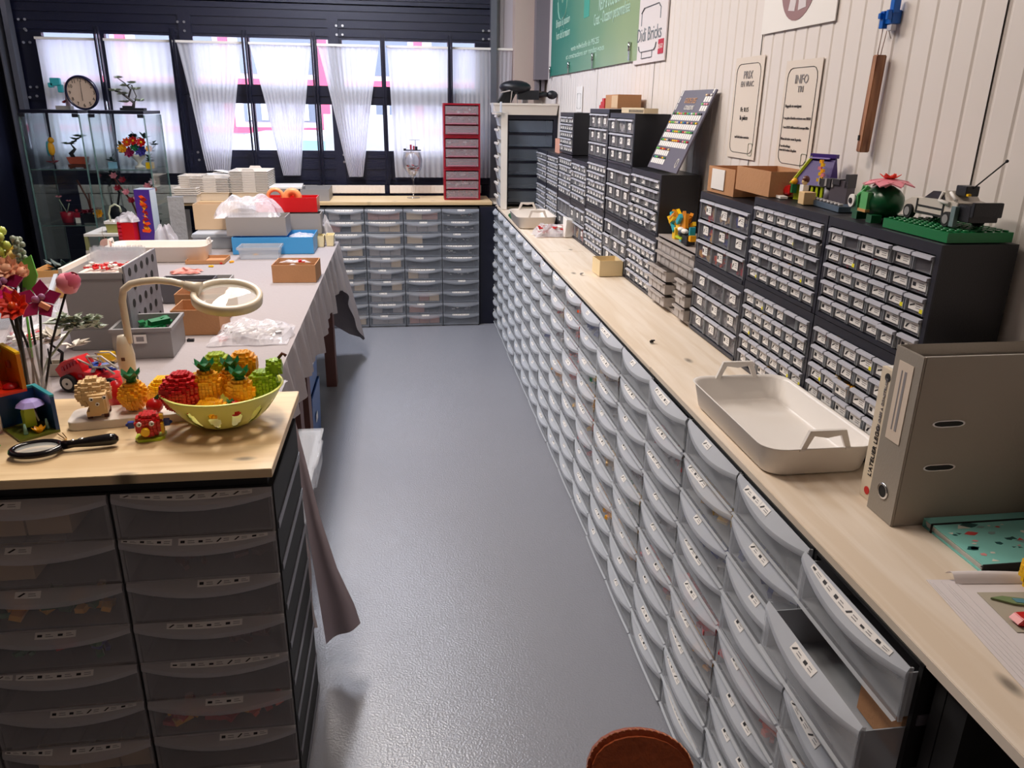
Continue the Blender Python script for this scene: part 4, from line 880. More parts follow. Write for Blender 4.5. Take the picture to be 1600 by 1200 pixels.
# ================================================================ BACK WORKTOP
BZ = .9225
t = thing('drawer_cabinet', 'tall red frame tower of clear drawers on the back worktop', 'cabinet', (.446, 6.06, BZ))
w = .272
for k, z in enumerate((0, .231, .462)):
    MB().box(-w / 2, -w / 2 + .012, -.07, .07, z, z + .229).box(w / 2 - .012, w / 2, -.07, .07, z, z + .229).box(-w / 2 + .012, w / 2 - .012, -.07, .07, z + .217, z + .229).box(-w / 2 + .012, w / 2 - .012, -.07, .07, z, z + .010).box(-w / 2 + .012, w / 2 - .012, .064, .07, z + .01, z + .217).ob('frame', RED2, t)
    for j in range(3):
        hz = z + .012 + j * .0685
        MB().box(-w / 2 + .014, w / 2 - .014, -.064, .06, hz - .002, hz).ob('frame_rail', RED2, t)
        d = MB().box(-w / 2 + .015, w / 2 - .015, -.078, -.075, hz + .003, hz + .060, 0).box(-w / 2 + .015, w / 2 - .015, -.075, .05, hz + .003, hz + .005, 0).ob('drawer', mat('red_tower_drawer', (222, 200, 208), .2, clear=.78), t)
        MB().box(-w / 2 + .03, w / 2 - .03, -.086, -.078, hz + .004, hz + .012).ob('handle', REDC, d)
        q = MB(); bits(q, -.10, .10, -.05, .0, hz + .006, 16, .036 if k else .044, rp, [11, 11, 10, 7], 1.0)
        if (k, j) in ((2, 0), (1, 0)): q = MB(); q.cbox((0, -.05, hz + .04), (.2, .02, .008), 11).cbox((0, -.05, hz + .018), (.17, .02, .006), 11)
        o = q.ob('loose_bricks', BITM, kind='stuff'); o.location = t.location
        tag(o, 'dark loose bricks in the red-framed tower, %s row of clear drawers from its top' % ORD[8 - (k * 3 + j)], 'toy bricks', kind='stuff')
# goblet with toy helicopter
t = thing('goblet', 'large clear wine goblet on the back worktop, toy scene inside', 'goblet', (.08, 6.12, BZ))
prof = [(.0001, .002), (.05, .002), (.05, .006), (.006, .012), (.005, .13), (.012, .15), (.045, .18), (.072, .23), (.076, .28), (.066, .34), (.064, .34), (.073, .28), (.069, .232), (.042, .184), (.0001, .160)]
MB().lathe(prof, 24).ob('glass', GOBLET, t)
p = MB(); bits(p, .045, .12, 6.09, 6.15, BZ + .19, 26, .022, rp, [0, 11, 10, 7], 2); tag(p.ob('loose_bricks', BITM, kind='stuff'), 'red and black bricks lying inside the goblet', 'toy bricks', kind='stuff')
t = thing('toy_helicopter', 'tiny brick helicopter perched on the goblet rim', 'toy', (.08, 6.12, BZ + .341))
MB().cbox((0, 0, .012), (.13, .012, .008)).cbox((-.055, 0, .018), (.02, .02, .012)).cbox((.03, 0, .025), (.02, .018, .03)).cbox((-.01, 0, .0), (.006, .06, .006)).ob('body', BLACK, t)
MB().cbox((-.01, 0, .035), (.014, .012, .035)).cbox((.012, 0, .03), (.012, .012, .028)).ob('pilot', RED2, t); MB().tube([(.025, 0, .03), (.025, 0, .085)], .003, 6).cbox((.02, 0, .086), (.08, .01, .003)).ob('rotor', GREYP, t)
# nested white trays
def tray_stack(x, y, z, n, w, d, lab, lift=.012, cat='tray'):
    for k in range(n):
        t = thing('stacked_tray', 'white handled tray, %s from the bottom of %s' % (ORD[k], lab), 'tray', (x, y, z + k * lift), 0, 'nested white trays')
        if k == 0: ST['a' + lab] = [MB().crate(w, d, .065, .003, .02, rim=.009, rimh=.005).prism([(-.05, .060), (-.035, .082), (.035, .082), (.05, .060)], -d / 2 - .006, -d / 2 - .002, 'Y').prism([(-.05, .060), (-.035, .082), (.035, .082), (.05, .060)], d / 2 + .002, d / 2 + .006, 'Y').mesh('body', WHITE2)]
        link('body', ST['a' + lab][0], t)
ST = {}
tray_stack(-1.375, 6.10, BZ, 9, .26, .30, 'the lower nested stack on the back worktop')
tray_stack(-1.10, 6.10, BZ, 13, .26, .30, 'the taller nested stack on the back worktop')
t = thing('paper_pile', 'loose white paper lying on the lower nested tray stack', 'paper', (-1.31, 6.08, BZ + .178)); MB().cbox((0, 0, .002), (.20, .16, .003), 0, Matrix.Rotation(.3, 3, 'Z')).cbox((.05, .02, .012), (.18, .12, .003), 0, Matrix.Rotation(.15, 3, 'Y') @ Matrix.Rotation(-.3, 3, 'Z')).ob('paper', CARD, t)
for k, (x, lab) in enumerate(((-.855, 'next to the taller nested stack'), (-.64, 'with an open top, at the end of the row'))):
    t = thing('crate', 'grey crate on the back worktop ' + lab, 'crate', (x, 6.08, BZ), 0, 'grey crates on the back worktop'); MB().crate(.205, .30, .085, .004).ob('box', GREYP, t)
    if k == 0: MB().cbox((0, 0, .093), (.23, .30, .012), 0, Matrix.Rotation(.08, 3, 'Z')).ob('lid', WHITE, t)
# white plastic stack and cartons behind the table's far end
for k in range(9):
    t = thing('stacked_tray', 'cream square tub, %s from the bottom of the stack beside the glass cabinets' % ORD[k], 'tub', (-1.52, 6.10, BZ + k * .014), 0, 'cream tubs')
    if k == 0: cm = MB().crate(.15, .2, .06, .003, .01, rim=.005, rimh=.006).mesh('body', WHITE2)
    link('body', cm, t)
for k in range(4):
    t = thing('stacked_tray', 'low cream tub, %s from the bottom, behind the purple box' % ORD[k], 'tub', (-1.52 + 0.0, 5.93, BZ + .05 + k * .014 - .05), 0, 'cream tubs')
    link('body', cm, t)

# ================================================================ THINGS ON THE LONG TABLE
def crate(name, lab, x, y, w, d, h, m, z=TZ + .002, t=.005, taper=.006, rim=0.0, cat='box', rz=0, group=None, kids=None):
    o = thing(name, lab, cat, (x, y, z), rz, group); MB().crate(w, d, h, t, taper, rim=rim).ob('box', m, o); return o
def plastic_bag(name, lab, x, y, z, w, d, h, seed, m=CLEAR, fill=None, cat='bag'):
    t = thing(name, lab, cat, (x, y, z)); r = random.Random(seed)
    ph = [r.uniform(0, 6) for _ in range(8)]
    def top(u, v):
        e = (sin(pi * u) * sin(pi * v)) ** .45
        c = .11 * sin(11 * u + ph[0] + 5 * v) + .10 * sin(13 * v + ph[1] - 8 * u) + .07 * sin(23 * u + 19 * v + ph[2]) + .03 * sin(37 * u - 31 * v)
        return ((u - .5) * w + .012 * sin(9 * v + ph[3]), (v - .5) * d + .012 * sin(11 * u + ph[4]), .003 + h * e * (.78 + c))
    MB().grid(top, 22, 18, 0, False).grid(lambda u, v: ((u - .5) * w, (.5 - v) * d, .002), 2, 2).ob('film', m, t)
    if fill:
        p = MB(); fill(p, r)
        o = p.ob('loose_bricks', BITM, kind='stuff'); o.location = (x, y, z); tag(o, 'small loose pieces inside the ' + lab.split(',')[0], 'toy bricks', kind='stuff')
    return t
BAGF = mat('crinkled_plastic_film', (236, 232, 238), .12, clear=.55)
# big perforated grey crate
t = thing('crate', 'large grey crate with a perforated side panel, behind the magnifier lamp', 'crate', (-1.052, 2.925, TZ + .002))
w, d, h = .19, .36, .268
MB().crate(w, d, h, .006, .0).box(-w / 2 - .008, w / 2 + .004, -d / 2 - .006, -d / 2, h - .02, h).box(-w / 2 - .004, w / 2 + .0, -d / 2 - .008, -d / 2, 0, .07).ob('box', GREYP, t)
MB().box(-w / 2 + .008, w / 2 - .008, -d / 2 + .008, d / 2 - .008, h - .03, h - .022).ob('lid', WHITE2, t)
pn = MB().box(w / 2 + .006, w / 2 + .012, -d / 2, d / 2, .0, h + .02).ob('side_panel', mat('speckled_grey_panel', (150, 148, 156), .6, var=(40, (120, 118, 126))), t)
p = MB()
for r_ in range(5):
    for c_ in range(5):
        yy = -d / 2 + .05 + c_ * .066 + (.033 if r_ % 2 else 0)
        if yy > d / 2 - .02: continue
        p.tube([(w / 2 + .0121, yy, .04 + r_ * .055), (w / 2 + .0127, yy, .04 + r_ * .055)], .015, 14, 0, True, False)
p.ob('holes', BLACKM, pn, kind='stuff')
for sx in (-1, 1): MB().box(sx * (w / 2 + .001) - .006, sx * (w / 2 + .001) + .006, -d / 2, d / 2, h - .004, h + .016).ob('rim', WHITE2, t)
# acrylic tube rack with red pieces on the lid
t = thing('tube_rack', 'clear rack of little tubes with red pieces, standing on the large grey crate', 'rack', (-1.045, 2.99, TZ + .247)); t.scale = (.72, .9, .95)
MB().box(-.125, .125, -.06, .06, 0, .004).box(-.125, .125, -.045, -.041, .004, .066).box(-.125, .125, .041, .045, .004, .066).ob('rack', CLEAR, t)
for k in range(9):
    for yy in (-.02, .02): MB().tube([(-.108 + k * .027, yy, .005), (-.108 + k * .027, yy, .075)], .011, 10, 0, False).ob('tube', CLEAR, t)
p = MB(); bits(p, -.07, .08, -.13, -.06, .004, 60, .018, rp, [0, 0, 6], 1); o = p.ob('loose_bricks', BITM, kind='stuff'); o.location = t.location; tag(o, 'heap of tiny red pieces beside the tube rack on the grey crate', 'toy bricks', kind='stuff')
# small grey crate with green bricks
t = thing('crate', 'small open grey crate with green bricks, in front of the perforated crate', 'crate', (-.885, 2.72, TZ + .002), radians(3)); w, d, h = .185, .20, .105
MB().crate(w, d, h, .005, .0, rim=.005).ob('box', GREYP, t); MB().box(-.024, .016, -d / 2 - .007, -d / 2 - .005, .055, .085).box(-.016, .008, -d / 2 - .0075, -d / 2 - .007, .062, .078, 1).ob('label_card', [CARD, INK2], t)
p = MB(); bits(p, -.02, .05, -.02, .06, .035, 16, .06, rp, [3], 1.0); o = p.ob('loose_bricks', BITM, kind='stuff'); o.location = t.location; tag(o, 'green bricks lying inside the small open grey crate', 'toy bricks', kind='stuff')
crate('carton', 'open brown carton behind the small grey crate', -.775, 2.98, .17, .17, .095, CARDB, t=.003, taper=0)
crate('carton', 'wide open brown carton beneath the lamp arm, farther back', -.80, 3.20, .19, .22, .11, CARDB, t=.003, taper=0)
t = crate('parts_tray', 'grey tray with black dividers behind the brown cartons', -.92, 3.62, .24, .22, .055, GREYL, t=.005, taper=0)
for k in range(3): MB().box(-.11, .11, -.08 + k * .06, -.04 + k * .06, .03, .045).ob('insert', BLACKM if k else WHITE, t)
crate('crate', 'dark grey open crate beneath the divided tray', -.93, 3.45, .22, .10, .10, mat('dark_grey_plastic', (88, 86, 92), .5), t=.005)
# bag of clear pieces in front
def ff(p, r): bits(p, -.10, .10, -.07, .07, .006, 60, .03, r, [6, 5, 6, 6], .8); bits(p, -.12, -.08, -.09, -.02, .004, 16, .012, r, [0], .8)
plastic_bag('plastic_bag', 'crinkled clear bag of pale pieces at the near table edge', -.565, 2.86, TZ + .002, .27, .24, .065, 3, BAGF, ff)
plastic_bag('plastic_bag', 'flat crumpled clear bag on the table behind the fruit bowl', -.58, 2.22, TZ + .002, .40, .26, .02, 8, BAGF)
# brown carton with red bag, table edge
t = crate('carton', 'brown carton holding a bag and red bricks at the table edge', -.53, 3.88, .205, .19, .085, CARDB, t=.004, taper=0, rz=radians(-2))
MB().box(-.095, .095, -.005, -.002, .01, .08).ob('divider', CARDB, t)
def fr(p, r): bits(p, .02, .07, -.03, .02, .003, 6, .03, r, [0], .8)
plastic_bag('plastic_bag', 'white crinkled bag lying in the brown carton at the table edge', -.545, 3.92, TZ + .06, .15, .09, .028, 4, BAGF, fr)
# blue box, clear container, grey and red crates
t = crate('crate', 'long blue open crate under the grey and red crates', -.745, 4.70, .45, .28, .095, BLUE, t=.004, taper=0)
plastic_bag('plastic_bag', 'clear bag lying in the blue crate', -.60, 4.70, TZ + .07, .14, .18, .03, 14, BAGF)
crate('container', 'low clear container in front of the blue crate', -.80, 4.47, .22, .14, .065, FROST2, t=.003, taper=.01, rim=.006)
crate('crate', 'grey crate draped with plastic film, on top of the blue crate', -.835, 4.70, .33, .20, .105, mat('warm_grey_crate', (150, 145, 144), .5), z=TZ + .1, t=.004, taper=0)
plastic_bag('plastic_bag', 'large crumpled sheet of clear film spilling over the grey crate', -.90, 4.80, TZ + .19, .36, .30, .13, 17, BAGF)
crate('crate', 'warm grey crate under the red crate', -.61, 4.93, .22, .14, .12, mat('warm_grey_crate', (150, 145, 144), .5), z=TZ + .07, t=.004, taper=0)
t = crate('crate', 'bright red open crate with an orange skein, top of the pile', -.70, 4.98, .36, .16, .085, RED, z=TZ + .195, t=.004, taper=0)
t = thing('rubber_band_ring', 'orange curled pieces sticking out of the red crate', 'toy part', (-.72, 4.96, TZ + .25))
ORF = mat('salmon_orange', (250, 150, 96), .4)
MB().lathe([(.045, -.02), (.055, 0), (.045, .02), (.032, .0), (.045, -.02)], 20, (-.05, 0, .03), R=Matrix.Rotation(pi / 2, 3, 'X')).lathe([(.048, -.02), (.058, 0), (.048, .02), (.012, .0), (.048, -.02)], 20, (.05, 0, .025), R=Matrix.Rotation(pi / 2, 3, 'X')).ob('ring', ORF, t)
crate('tub', 'small ivory tub at the far table edge, nearer the blue crate', -.505, 4.83, .05, .10, .065, mat('ivory', (236, 220, 176), .4), t=.003, taper=.006)
crate('tub', 'small ivory tub at the far table edge, beside the cloth fold', -.450, 4.86, .05, .10, .065, mat('ivory', (236, 220, 176), .4), t=.003, taper=.006)
plastic_bag('plastic_bag', 'pale plastic bag standing behind the ivory tubs', -.50, 4.955, TZ + .003, .12, .06, .17, 19, BAGF)
# long white tray, cream boxes behind
def handled_tray(name, lab, x, y, z, w, d, h, m, rz=0, hand='x', hs=1.0):
    t = thing(name, lab, 'tray', (x, y, z), rz); e = .022; r = .045
    def ring(w, d, z, r):
        o = []
        for cx, cy, a0 in ((w / 2 - r, d / 2 - r, 0), (-w / 2 + r, d / 2 - r, 90), (-w / 2 + r, -d / 2 + r, 180), (w / 2 - r, -d / 2 + r, 270)):
            o += [(cx + r * cos(radians(a0 + a)), cy + r * sin(radians(a0 + a)), z) for a in (0, 18, 36, 54, 72, 90)]
        return o
    R_ = [ring(w - 2 * e, d - 2 * e, 0, r * .8), ring(w - 2 * e + .012, d - 2 * e + .012, .006, r * .85), ring(w - .01, d - .01, h - .004, r), ring(w, d, h, r), ring(w - .008, d - .008, h, r), ring(w - .02, d - .02, h - .006, r), ring(w - 2 * e + .004, d - 2 * e + .004, .010, r * .8), ring(w - 2 * e - .012, d - 2 * e - .012, .005, r * .7)]
    n = 24; p = MB(); vs = [v for q in R_ for v in q]
    fs = [(k * n + i, k * n + (i + 1) % n, (k + 1) * n + (i + 1) % n, (k + 1) * n + i) for k in range(len(R_) - 1) for i in range(n)] + [tuple(range(n - 1, -1, -1)), tuple(range((len(R_) - 1) * n, len(R_) * n))]
    p.add(vs, fs, 0, True); p.ob('body', m, t)
    for s in (-1, 1):
        q = MB(); k = .055 * hs; hh = .038 * hs
        pts = [(-k * 1.35, h - .012), (-k, h - .004), (-k * .72, h + hh), (k * .72, h + hh), (k, h - .004), (k * 1.35, h - .012)]
        inn = [(-k * .80, h + .001), (-k * .55, h + hh - .012), (0, h + hh - .017), (k * .55, h + hh - .012), (k * .80, h + .001)]
        off = (w if hand == 'x' else d) / 2 - .004
        def P(u, v, o): return (s * o, u, v) if hand == 'x' else (u, s * o, v)
        poly = [(-k * 1.0, h - .006), (-k * .70, h + hh), (k * .70, h + hh), (k * 1.0, h - .006), (k * .80, h - .006), (k * .52, h + hh - .011), (0, h + hh - .016), (-k * .52, h + hh - .011), (-k * .80, h - .006)]
        m_ = len(poly); a = [P(u, v, off - .006) for u, v in poly] + [P(u, v, off + .002) for u, v in poly]
        quads = [(0, 1, 7, 8), (1, 2, 6), (1, 6, 7), (2, 5, 6), (2, 3, 4, 5)]
        f = [tuple(reversed(x)) for x in quads] + [tuple(i + m_ for i in x) for x in quads] + [(i, (i + 1) % m_, m_ + (i + 1) % m_, m_ + i) for i in range(m_)]
        q.add(a, f); q.ob('handle', m, t)
    return t
t = handled_tray('tray', 'long cream tray with upright handles across the middle of the table', -1.32, 4.44, TZ + .002, .52, .24, .085, WHITE2, hs=.8)
plastic_bag('cloth_bundle', 'red and white cloth bundle lying by the long cream tray', -1.10, 4.05, TZ + .003, .13, .07, .025, 23, mat('red_white_cloth', (224, 150, 140), .8), cat='cloth')
t = crate('container', 'clear lidded container between the cream tray and the grey crate', -1.10, 4.86, .26, .22, .08, FROST2, t=.003, taper=.01, rim=.004); MB().box(-.13, .13, -.11, .11, .081, .088).ob('lid', FROST, t)
crate('carton', 'flat brown carton under the end of the long cream tray', -1.06, 4.36, .20, .16, .02, CARDB, t=.003, taper=0)
crate('carton', 'pale ribbed carton below the crumpled film, back of the table', -1.12, 4.96, .25, .12, .15, CARDB2, z=TZ + .093, t=.004, taper=0)
# purple box
t = thing('game_box', 'tall purple box with orange flower picture standing on the table', 'box', (-1.535, 5.0, TZ + .002), radians(-4))
MB().box(.0455, .0465, -.048, .048, .002, .318).ob('silver_side', mat('silvery_lid', (186, 196, 206), .3), t)
MB().box(-.045, .045, -.05, .05, 0, .32).ob('box', PURP, t, bev=.002); MB().box(-.043, .043, -.048, .048, .3205, .322).ob('top', mat('silvery_lid', (186, 196, 206), .3), t)
p = MB(); rr = random.Random(2)
for k in range(16): p.prism([(rr.uniform(-.018, .018) + .012 * cos(a), .08 + k * .013 + .014 * sin(a)) for a in (0, 1.2, 2.5, 3.8, 5)], -.0512, -.0502, 'Y', k % 3)
p.ob('flower_print', [ORANGE, ORG, RED2], t)
t = thing('bagged_board', 'grey clear-wrapped tall packet leaning beside the purple box', 'packet', (-1.375, 5.04, TZ + .002), radians(14)); MB().box(-.045, .045, -.02, .02, 0, .27).ob('packet', mat('foil_grey', (150, 150, 152), .2, bump=(30, .8)), t)
plastic_bag('plastic_bag', 'small upright frosted bag at the foot of the purple box', -1.42, 4.90, TZ + .002, .11, .07, .15, 29, BAGF)
t = crate('case', 'red plastic case with a slotted front, left of the purple box', -1.635, 4.93, .09, .10, .135, RED, t=.006, taper=0, cat='case')
for k in range(6): MB().box(-.04, -.022, -.056, -.052, .02 + k * .022, .034 + k * .022).ob('slot', mat('sign_red', (190, 30, 56), .4), t)
plastic_bag('plastic_bag', 'grey-white film bundle lying on the red case', -1.63, 4.93, TZ + .139, .12, .10, .06, 31, BAGF)
# white side table with green basket
t = thing('side_table', 'small white-topped side table with olive legs beyond the long table', 'table', (-1.80, 5.29, 0))
MB().box(-.17, .13, -.16, .16, .80, .815).ob('table_top', WHITE, t)
for x in (-.16, .12):
    for y in (-.15, .15): MB().box(x - .01, x + .01, y - .01, y + .01, 0, .80).ob('leg', mat('olive_metal', (136, 136, 92), .4), t)
t = thing('basket', 'small olive basket with tall bent handle on the white side table', 'basket', (-1.80, 5.22, .8155))
MB().crate(.10, .09, .055, .005, .004).ob('body', mat('olive_plastic', (150, 148, 84), .4), t); MB().crate(.11, .10, .016, .008, 0, c=(0, 0, .055)).ob('rim', WHITE, t)
MB().tube([(-.03, 0, .06), (-.035, 0, .11), (-.02, 0, .155), (.01, 0, .17), (.035, 0, .155), (.04, 0, .12)], .006, 8).ob('handle', mat('pale_olive', (176, 178, 150), .4), t)
t = thing('tag', 'pink round tag hanging on a looped cord from the cream tray handle', 'tag', (-1.59, 4.42, TZ + .09)); MB().tube([(0, -.01, .0), (0, -.004, .0)], .03, 20).ob('disc', mat('rosy_disc', (200, 160, 150), .5), t); MB().tube([(0, -.01, .03), (-.01, -.01, .06), (0, -.01, .10), (.01, -.01, .06), (0, -.01, .03)], .0016, 5).ob('cord', mat('pale_cord', (170, 150, 140), .7), t)
# left edge: clear trays, carton with greenery
t = crate('carton', 'open carton of dark greenery at the far left of the table', -1.52, 3.62, .15, .15, .12, mat('golden_carton', (214, 160, 96), .8), t=.003, taper=0)
leafset(leafset(MB(), (0, .02, .10), 26, .08, .02, up=.8), (.03, 0, .11), 20, .07, .02, up=.8).ob('greenery', mat('dark_leaf', (24, 52, 48), .4), t)
t = thing('paper_tray', 'clear stacked paper tray with white rails at the left table edge', 'tray', (-1.50, 3.22, TZ + .002), radians(18))
for z in (0, .09): MB().crate(.22, .34, .03, .003, 0, c=(0, 0, z)).ob('shelf', CLEAR, t)
for x in (-.11, .11): MB().box(x - .007, x + .007, -.17, .17, .118, .132).ob('rail', FROST, t); MB().box(x - .004, x + .004, -.165, -.15, .03, .09).ob('post', CLEAR, t)
plastic_bag('plastic_bag', 'heap of clear film filled with red pieces left of the perforated crate', -1.28, 2.82, TZ + .002, .20, .34, .15, 37, BAGF, lambda p, r: bits(p, -.06, .04, -.15, -.05, .01, 26, .04, r, [0, 0, 6], 1.4))
# ================================================================ PINE COUNTER, LEFT FOREGROUND
CZ = .9005
def brickball(p, c, r, m=0, s=.0072, seed=1, lim=None):
    """shell of little bricks, each with its own edges"""
    if not isinstance(r, (list, tuple)): r = (r, r, r)
    rr = random.Random(seed); c = Vector(c); n = [int(a / s) + 1 for a in r]
    for i in range(-n[0], n[0] + 1):
        for j in range(-n[1], n[1] + 1):
            for k in range(-n[2], n[2] + 1):
                q = (i * s / r[0]) ** 2 + (j * s / r[1]) ** 2 + (k * s / r[2]) ** 2
                inner = ((abs(i) + 1.3) * s / r[0]) ** 2 + ((abs(j) + 1.3) * s / r[1]) ** 2 + ((abs(k) + 1.3) * s / r[2]) ** 2
                if q <= 1.02 and inner > 1.0:
                    e = rr.uniform(.80, .97) * s; v = c + Vector((i, j, k)) * s
                    if lim and not lim(v): continue
                    p.cbox(v, (e, e, e), m)
    p.ball(c, (r[0] * .9, r[1] * .9, r[2] * .9), 12, m); return p
def crown(p, c, r, h, n=7, m=0):
    c = Vector(c)
    for k in range(n):
        a = 2 * pi * k / n; d = Vector((cos(a), sin(a), 0)); s = Vector((-sin(a), cos(a), 0)); w = r * .42
        pts = [d * r * .25 - s * w * .6, d * r * .25 + s * w * .6, d * r * .9 + s * w + Vector((0, 0, h * .55)), d * r * 1.25 + Vector((0, 0, h)), d * r * .9 - s * w + Vector((0, 0, h * .55))]
        q = [c + v for v in pts] + [c + v * .86 + Vector((0, 0, -.002)) for v in pts]
        p.add(q, [(0, 1, 2, 3, 4), (9, 8, 7, 6, 5)] + [(i, i + 5, (i + 1) % 5 + 5, (i + 1) % 5) for i in range(5)], m)
    p.tube([c + Vector((0, 0, -.004)), c + Vector((0, 0, h * .5))], [r * .6, r * .4], 8, m); return p
# bowl with oval holes
bx, by = -.424, 1.735; BR = .132
t = thing('fruit_bowl', 'pale lime oval-holed bowl heaped with brick-built fruit on the pine counter', 'bowl', (bx, by, CZ))
prof = []; NB = 26
for k in range(NB + 1):
    u = k / NB; prof.append((.045 + (BR - .045) * (u ** .62) if u > 0 else .045, .003 + .082 * u ** 1.25))
def hole(i, j):
    u = (i + .5) / NB; a = (j + .5) / 144 * 14; ph = (a - int(a) - .5) * (2 * pi * .10 / 14)
    return (ph / .0115) ** 2 + ((u - .50) * .085 / .026) ** 2 < 1
bo = MB(); bo.lathe(prof, 144, skip=hole).lathe([(r - .0035, z + .001) for r, z in prof], 144, skip=hole)
bo.lathe([(.0001, .004), (.045, .003)], 144).lathe([prof[-1], (BR + .003, prof[-1][1] + .003), (BR - .002, prof[-1][1] + .005), (BR - .0035, prof[-1][1] + .001)], 96).lathe([(.035, 0), (.045, .003)], 48)
bo.ob('bowl', LIMEB, t)
def fruit(name, lab, dx, dy, dz, R=None, cat='toy fruit'): return thing(name, lab, cat, (bx + dx, by + dy, CZ + dz), 0, 'brick-built fruit in the lime bowl')
t = fruit('toy_fruit', 'deep red brick-built ball in the lime bowl, over its rim', -.078, -.035, .088); brickball(MB(), (0, 0, 0), .046, seed=2).ob('body', RED, t)
for k, (dx, dy, dz, r, lab) in enumerate(((-.028, -.022, .095, .036, 'brick-built pineapple beside the deep red ball'), (.018, .018, .090, .032, 'brick-built pineapple in the middle of the bowl, half hidden'), (.046, -.030, .082, .032, 'brick-built pineapple before the green pear'))):
    t = fruit('toy_pineapple', lab, dx, dy, dz); brickball(MB(), (0, 0, 0), (r * .92, r * .92, r * 1.12), seed=5 + k).ob('body', ORG, t); crown(MB(), (.0, 0, r * 1.1), .021, .024).ob('leaf_crown', GREEN, t)
t = fruit('toy_fruit', 'round lime-green brick ball with a dark stem, at the back of the bowl', -.022, .062, .115); brickball(MB(), (0, 0, 0), .034, seed=12).ob('body', LIME, t); MB().tube([(.032, 0, .0), (.046, 0, .006)], .003, 6).ob('stem', BROWN, t)
t = fruit('toy_fruit', 'round orange-yellow brick ball at the back of the bowl', .038, .060, .118); brickball(MB(), (0, 0, 0), .034, seed=13).ob('body', ORG, t)
t = fruit('toy_pear', 'lime brick-built pear with a brown stem leaning on the bowl rim', .088, .012, .085); brickball(brickball(MB(), (0, 0, 0), (.036, .032, .034), seed=14), (.026, .016, .036), .021, seed=15).ob('body', mat('pear_lime', (150, 184, 20), .34), t); MB().tube([(.036, .02, .055), (.046, .022, .066), (.054, .02, .060)], .004, 6).ob('stem', BROWN, t)
t = fruit('toy_fruit', 'small yellow brick fruit at the front of the bowl', -.012, -.070, .060); brickball(MB(), (0, 0, 0), (.034, .02, .022), seed=16).ob('body', ORG, t)
t = fruit('toy_fruit', 'small crimson berry with a green leaf at the front of the bowl', .040, -.080, .062); MB().ball((0, 0, 0), .018, 12).ob('body', RED, t); crown(MB(), (-.008, 0, .015), .008, .006, 5).ob('leaf', GREEN, t)
# plank with toys
t = thing('display_plank', 'thick white rounded plank carrying small brick toys beside the fruit bowl', 'stand', (-.625, 1.775, CZ), radians(9))
MB().prism([(.125 * sx + .0 + .020 * cos(radians(a0 + a)), .028 * sy + .020 * sin(radians(a0 + a))) for sx, sy, a0 in ((1, 1, 0), (-1, 1, 90), (-1, -1, 180), (1, -1, 270)) for a in (0, 30, 60, 90)], 0, .020).ob('plank', WHITE2, t, bev=.001)
PZ = CZ + .0205
t = thing('toy_sheep', 'cream brick-built sheep with brown hooves on the white plank', 'toy', (-.712, 1.752, PZ), radians(12)); b = brickball(MB(), (0, .012, .052), (.036, .034, .034), seed=20, s=.008); b.cbox((.012, -.016, .036), (.036, .034, .046)); b.ob('fleece', TAN, t)
MB().cbox((.012, -.036, .040), (.028, .010, .030)).cbox((.0, -.012, .013), (.028, .03, .012)).ob('face', TAN, t)
for x, y in ((-.01, -.014), (.024, -.014), (-.01, .02), (.024, .02)): MB().cbox((x, y, .005), (.010, .010, .010)).ob('hoof', BROWN, t)
for x, z in ((.002, .052), (.028, .054)): e = MB().tube([(x, -.041, z), (x, -.0425, z)], .0045, 12).ob('eye', CARD, t); MB().tube([(x + .001, -.0426, z), (x + .001, -.0432, z)], .002, 10).ob('pupil', BLACKM, e)
e = MB().tube([(.013, -.041, .040), (.013, -.043, .040)], .0042, 12).ob('nose', CARD, t); MB().tube([(.013, -.0431, .040), (.013, -.0438, .040)], .002, 10).ob('nostril', BROWN, e)
t = thing('toy_pineapple', 'brick-built pineapple standing on the white plank', 'toy fruit', (-.634, 1.778, PZ)); brickball(MB(), (0, 0, .036), (.032, .032, .035), seed=21).ob('body', ORG, t); crown(MB(), (0, 0, .074), .020, .024).ob('leaf_crown', GREEN, t)
t = thing('toy_fruit', 'yellow brick ball behind the standing pineapple', 'toy fruit', (-.592, 1.865, CZ)); brickball(MB(), (0, 0, .036), .035, seed=22).ob('body', YEL, t)
t = thing('toy_cherry', 'red toy cherry with a green leaf on the edge of the white plank', 'toy fruit', (-.583, 1.752, PZ)); MB().ball((0, 0, .018), (.019, .018, .018), 14).ob('body', RED, t); MB().cbox((.010, 0, .040), (.016, .006, .008), 0, Matrix.Rotation(-.7, 3, 'Y')).ob('leaf', GREEN, t)
t = thing('toy_block', 'smooth red toy shape behind the sheep', 'toy', (-.690, 1.835, CZ)); MB().ball((0, 0, .035), (.024, .022, .040), 14).cbox((0, 0, .008), (.035, .03, .016)).ob('body', RED, t)
# red round bird
t = thing('toy_bird', 'round red brick-built bird with blue wings and yellow beak on the counter', 'toy', (-.568, 1.655, CZ), radians(8)); brickball(MB(), (0, 0, .034), (.029, .027, .028), seed=25).ob('body', RED, t)
MB().prism([(-.022, -.024), (.022, -.024), (.03, -.01), (.03, .02), (.015, .028), (-.015, .028), (-.03, .02), (-.03, -.01)], 0, .006).ob('base', LIME, t)
for sx in (-1, 1): MB().cbox((sx * .036, 0, .034), (.012, .01, .014)).ball((sx * .042, 0, .034), (.006, .004, .004), 8).ob('wing', DBLUE, t)
MB().tube([(-.004, -.026, .026), (-.004, -.034, .025)], .009, 14).ob('beak', YEL, t)
for x in (-.015, .010): e = MB().tube([(x, -.025, .043), (x, -.029, .043)], .0052, 12).ob('eye', CARD, t); MB().tube([(x + .001, -.0291, .043), (x + .001, -.0296, .043)], .0018, 8).ob('pupil', BLACKM, e)
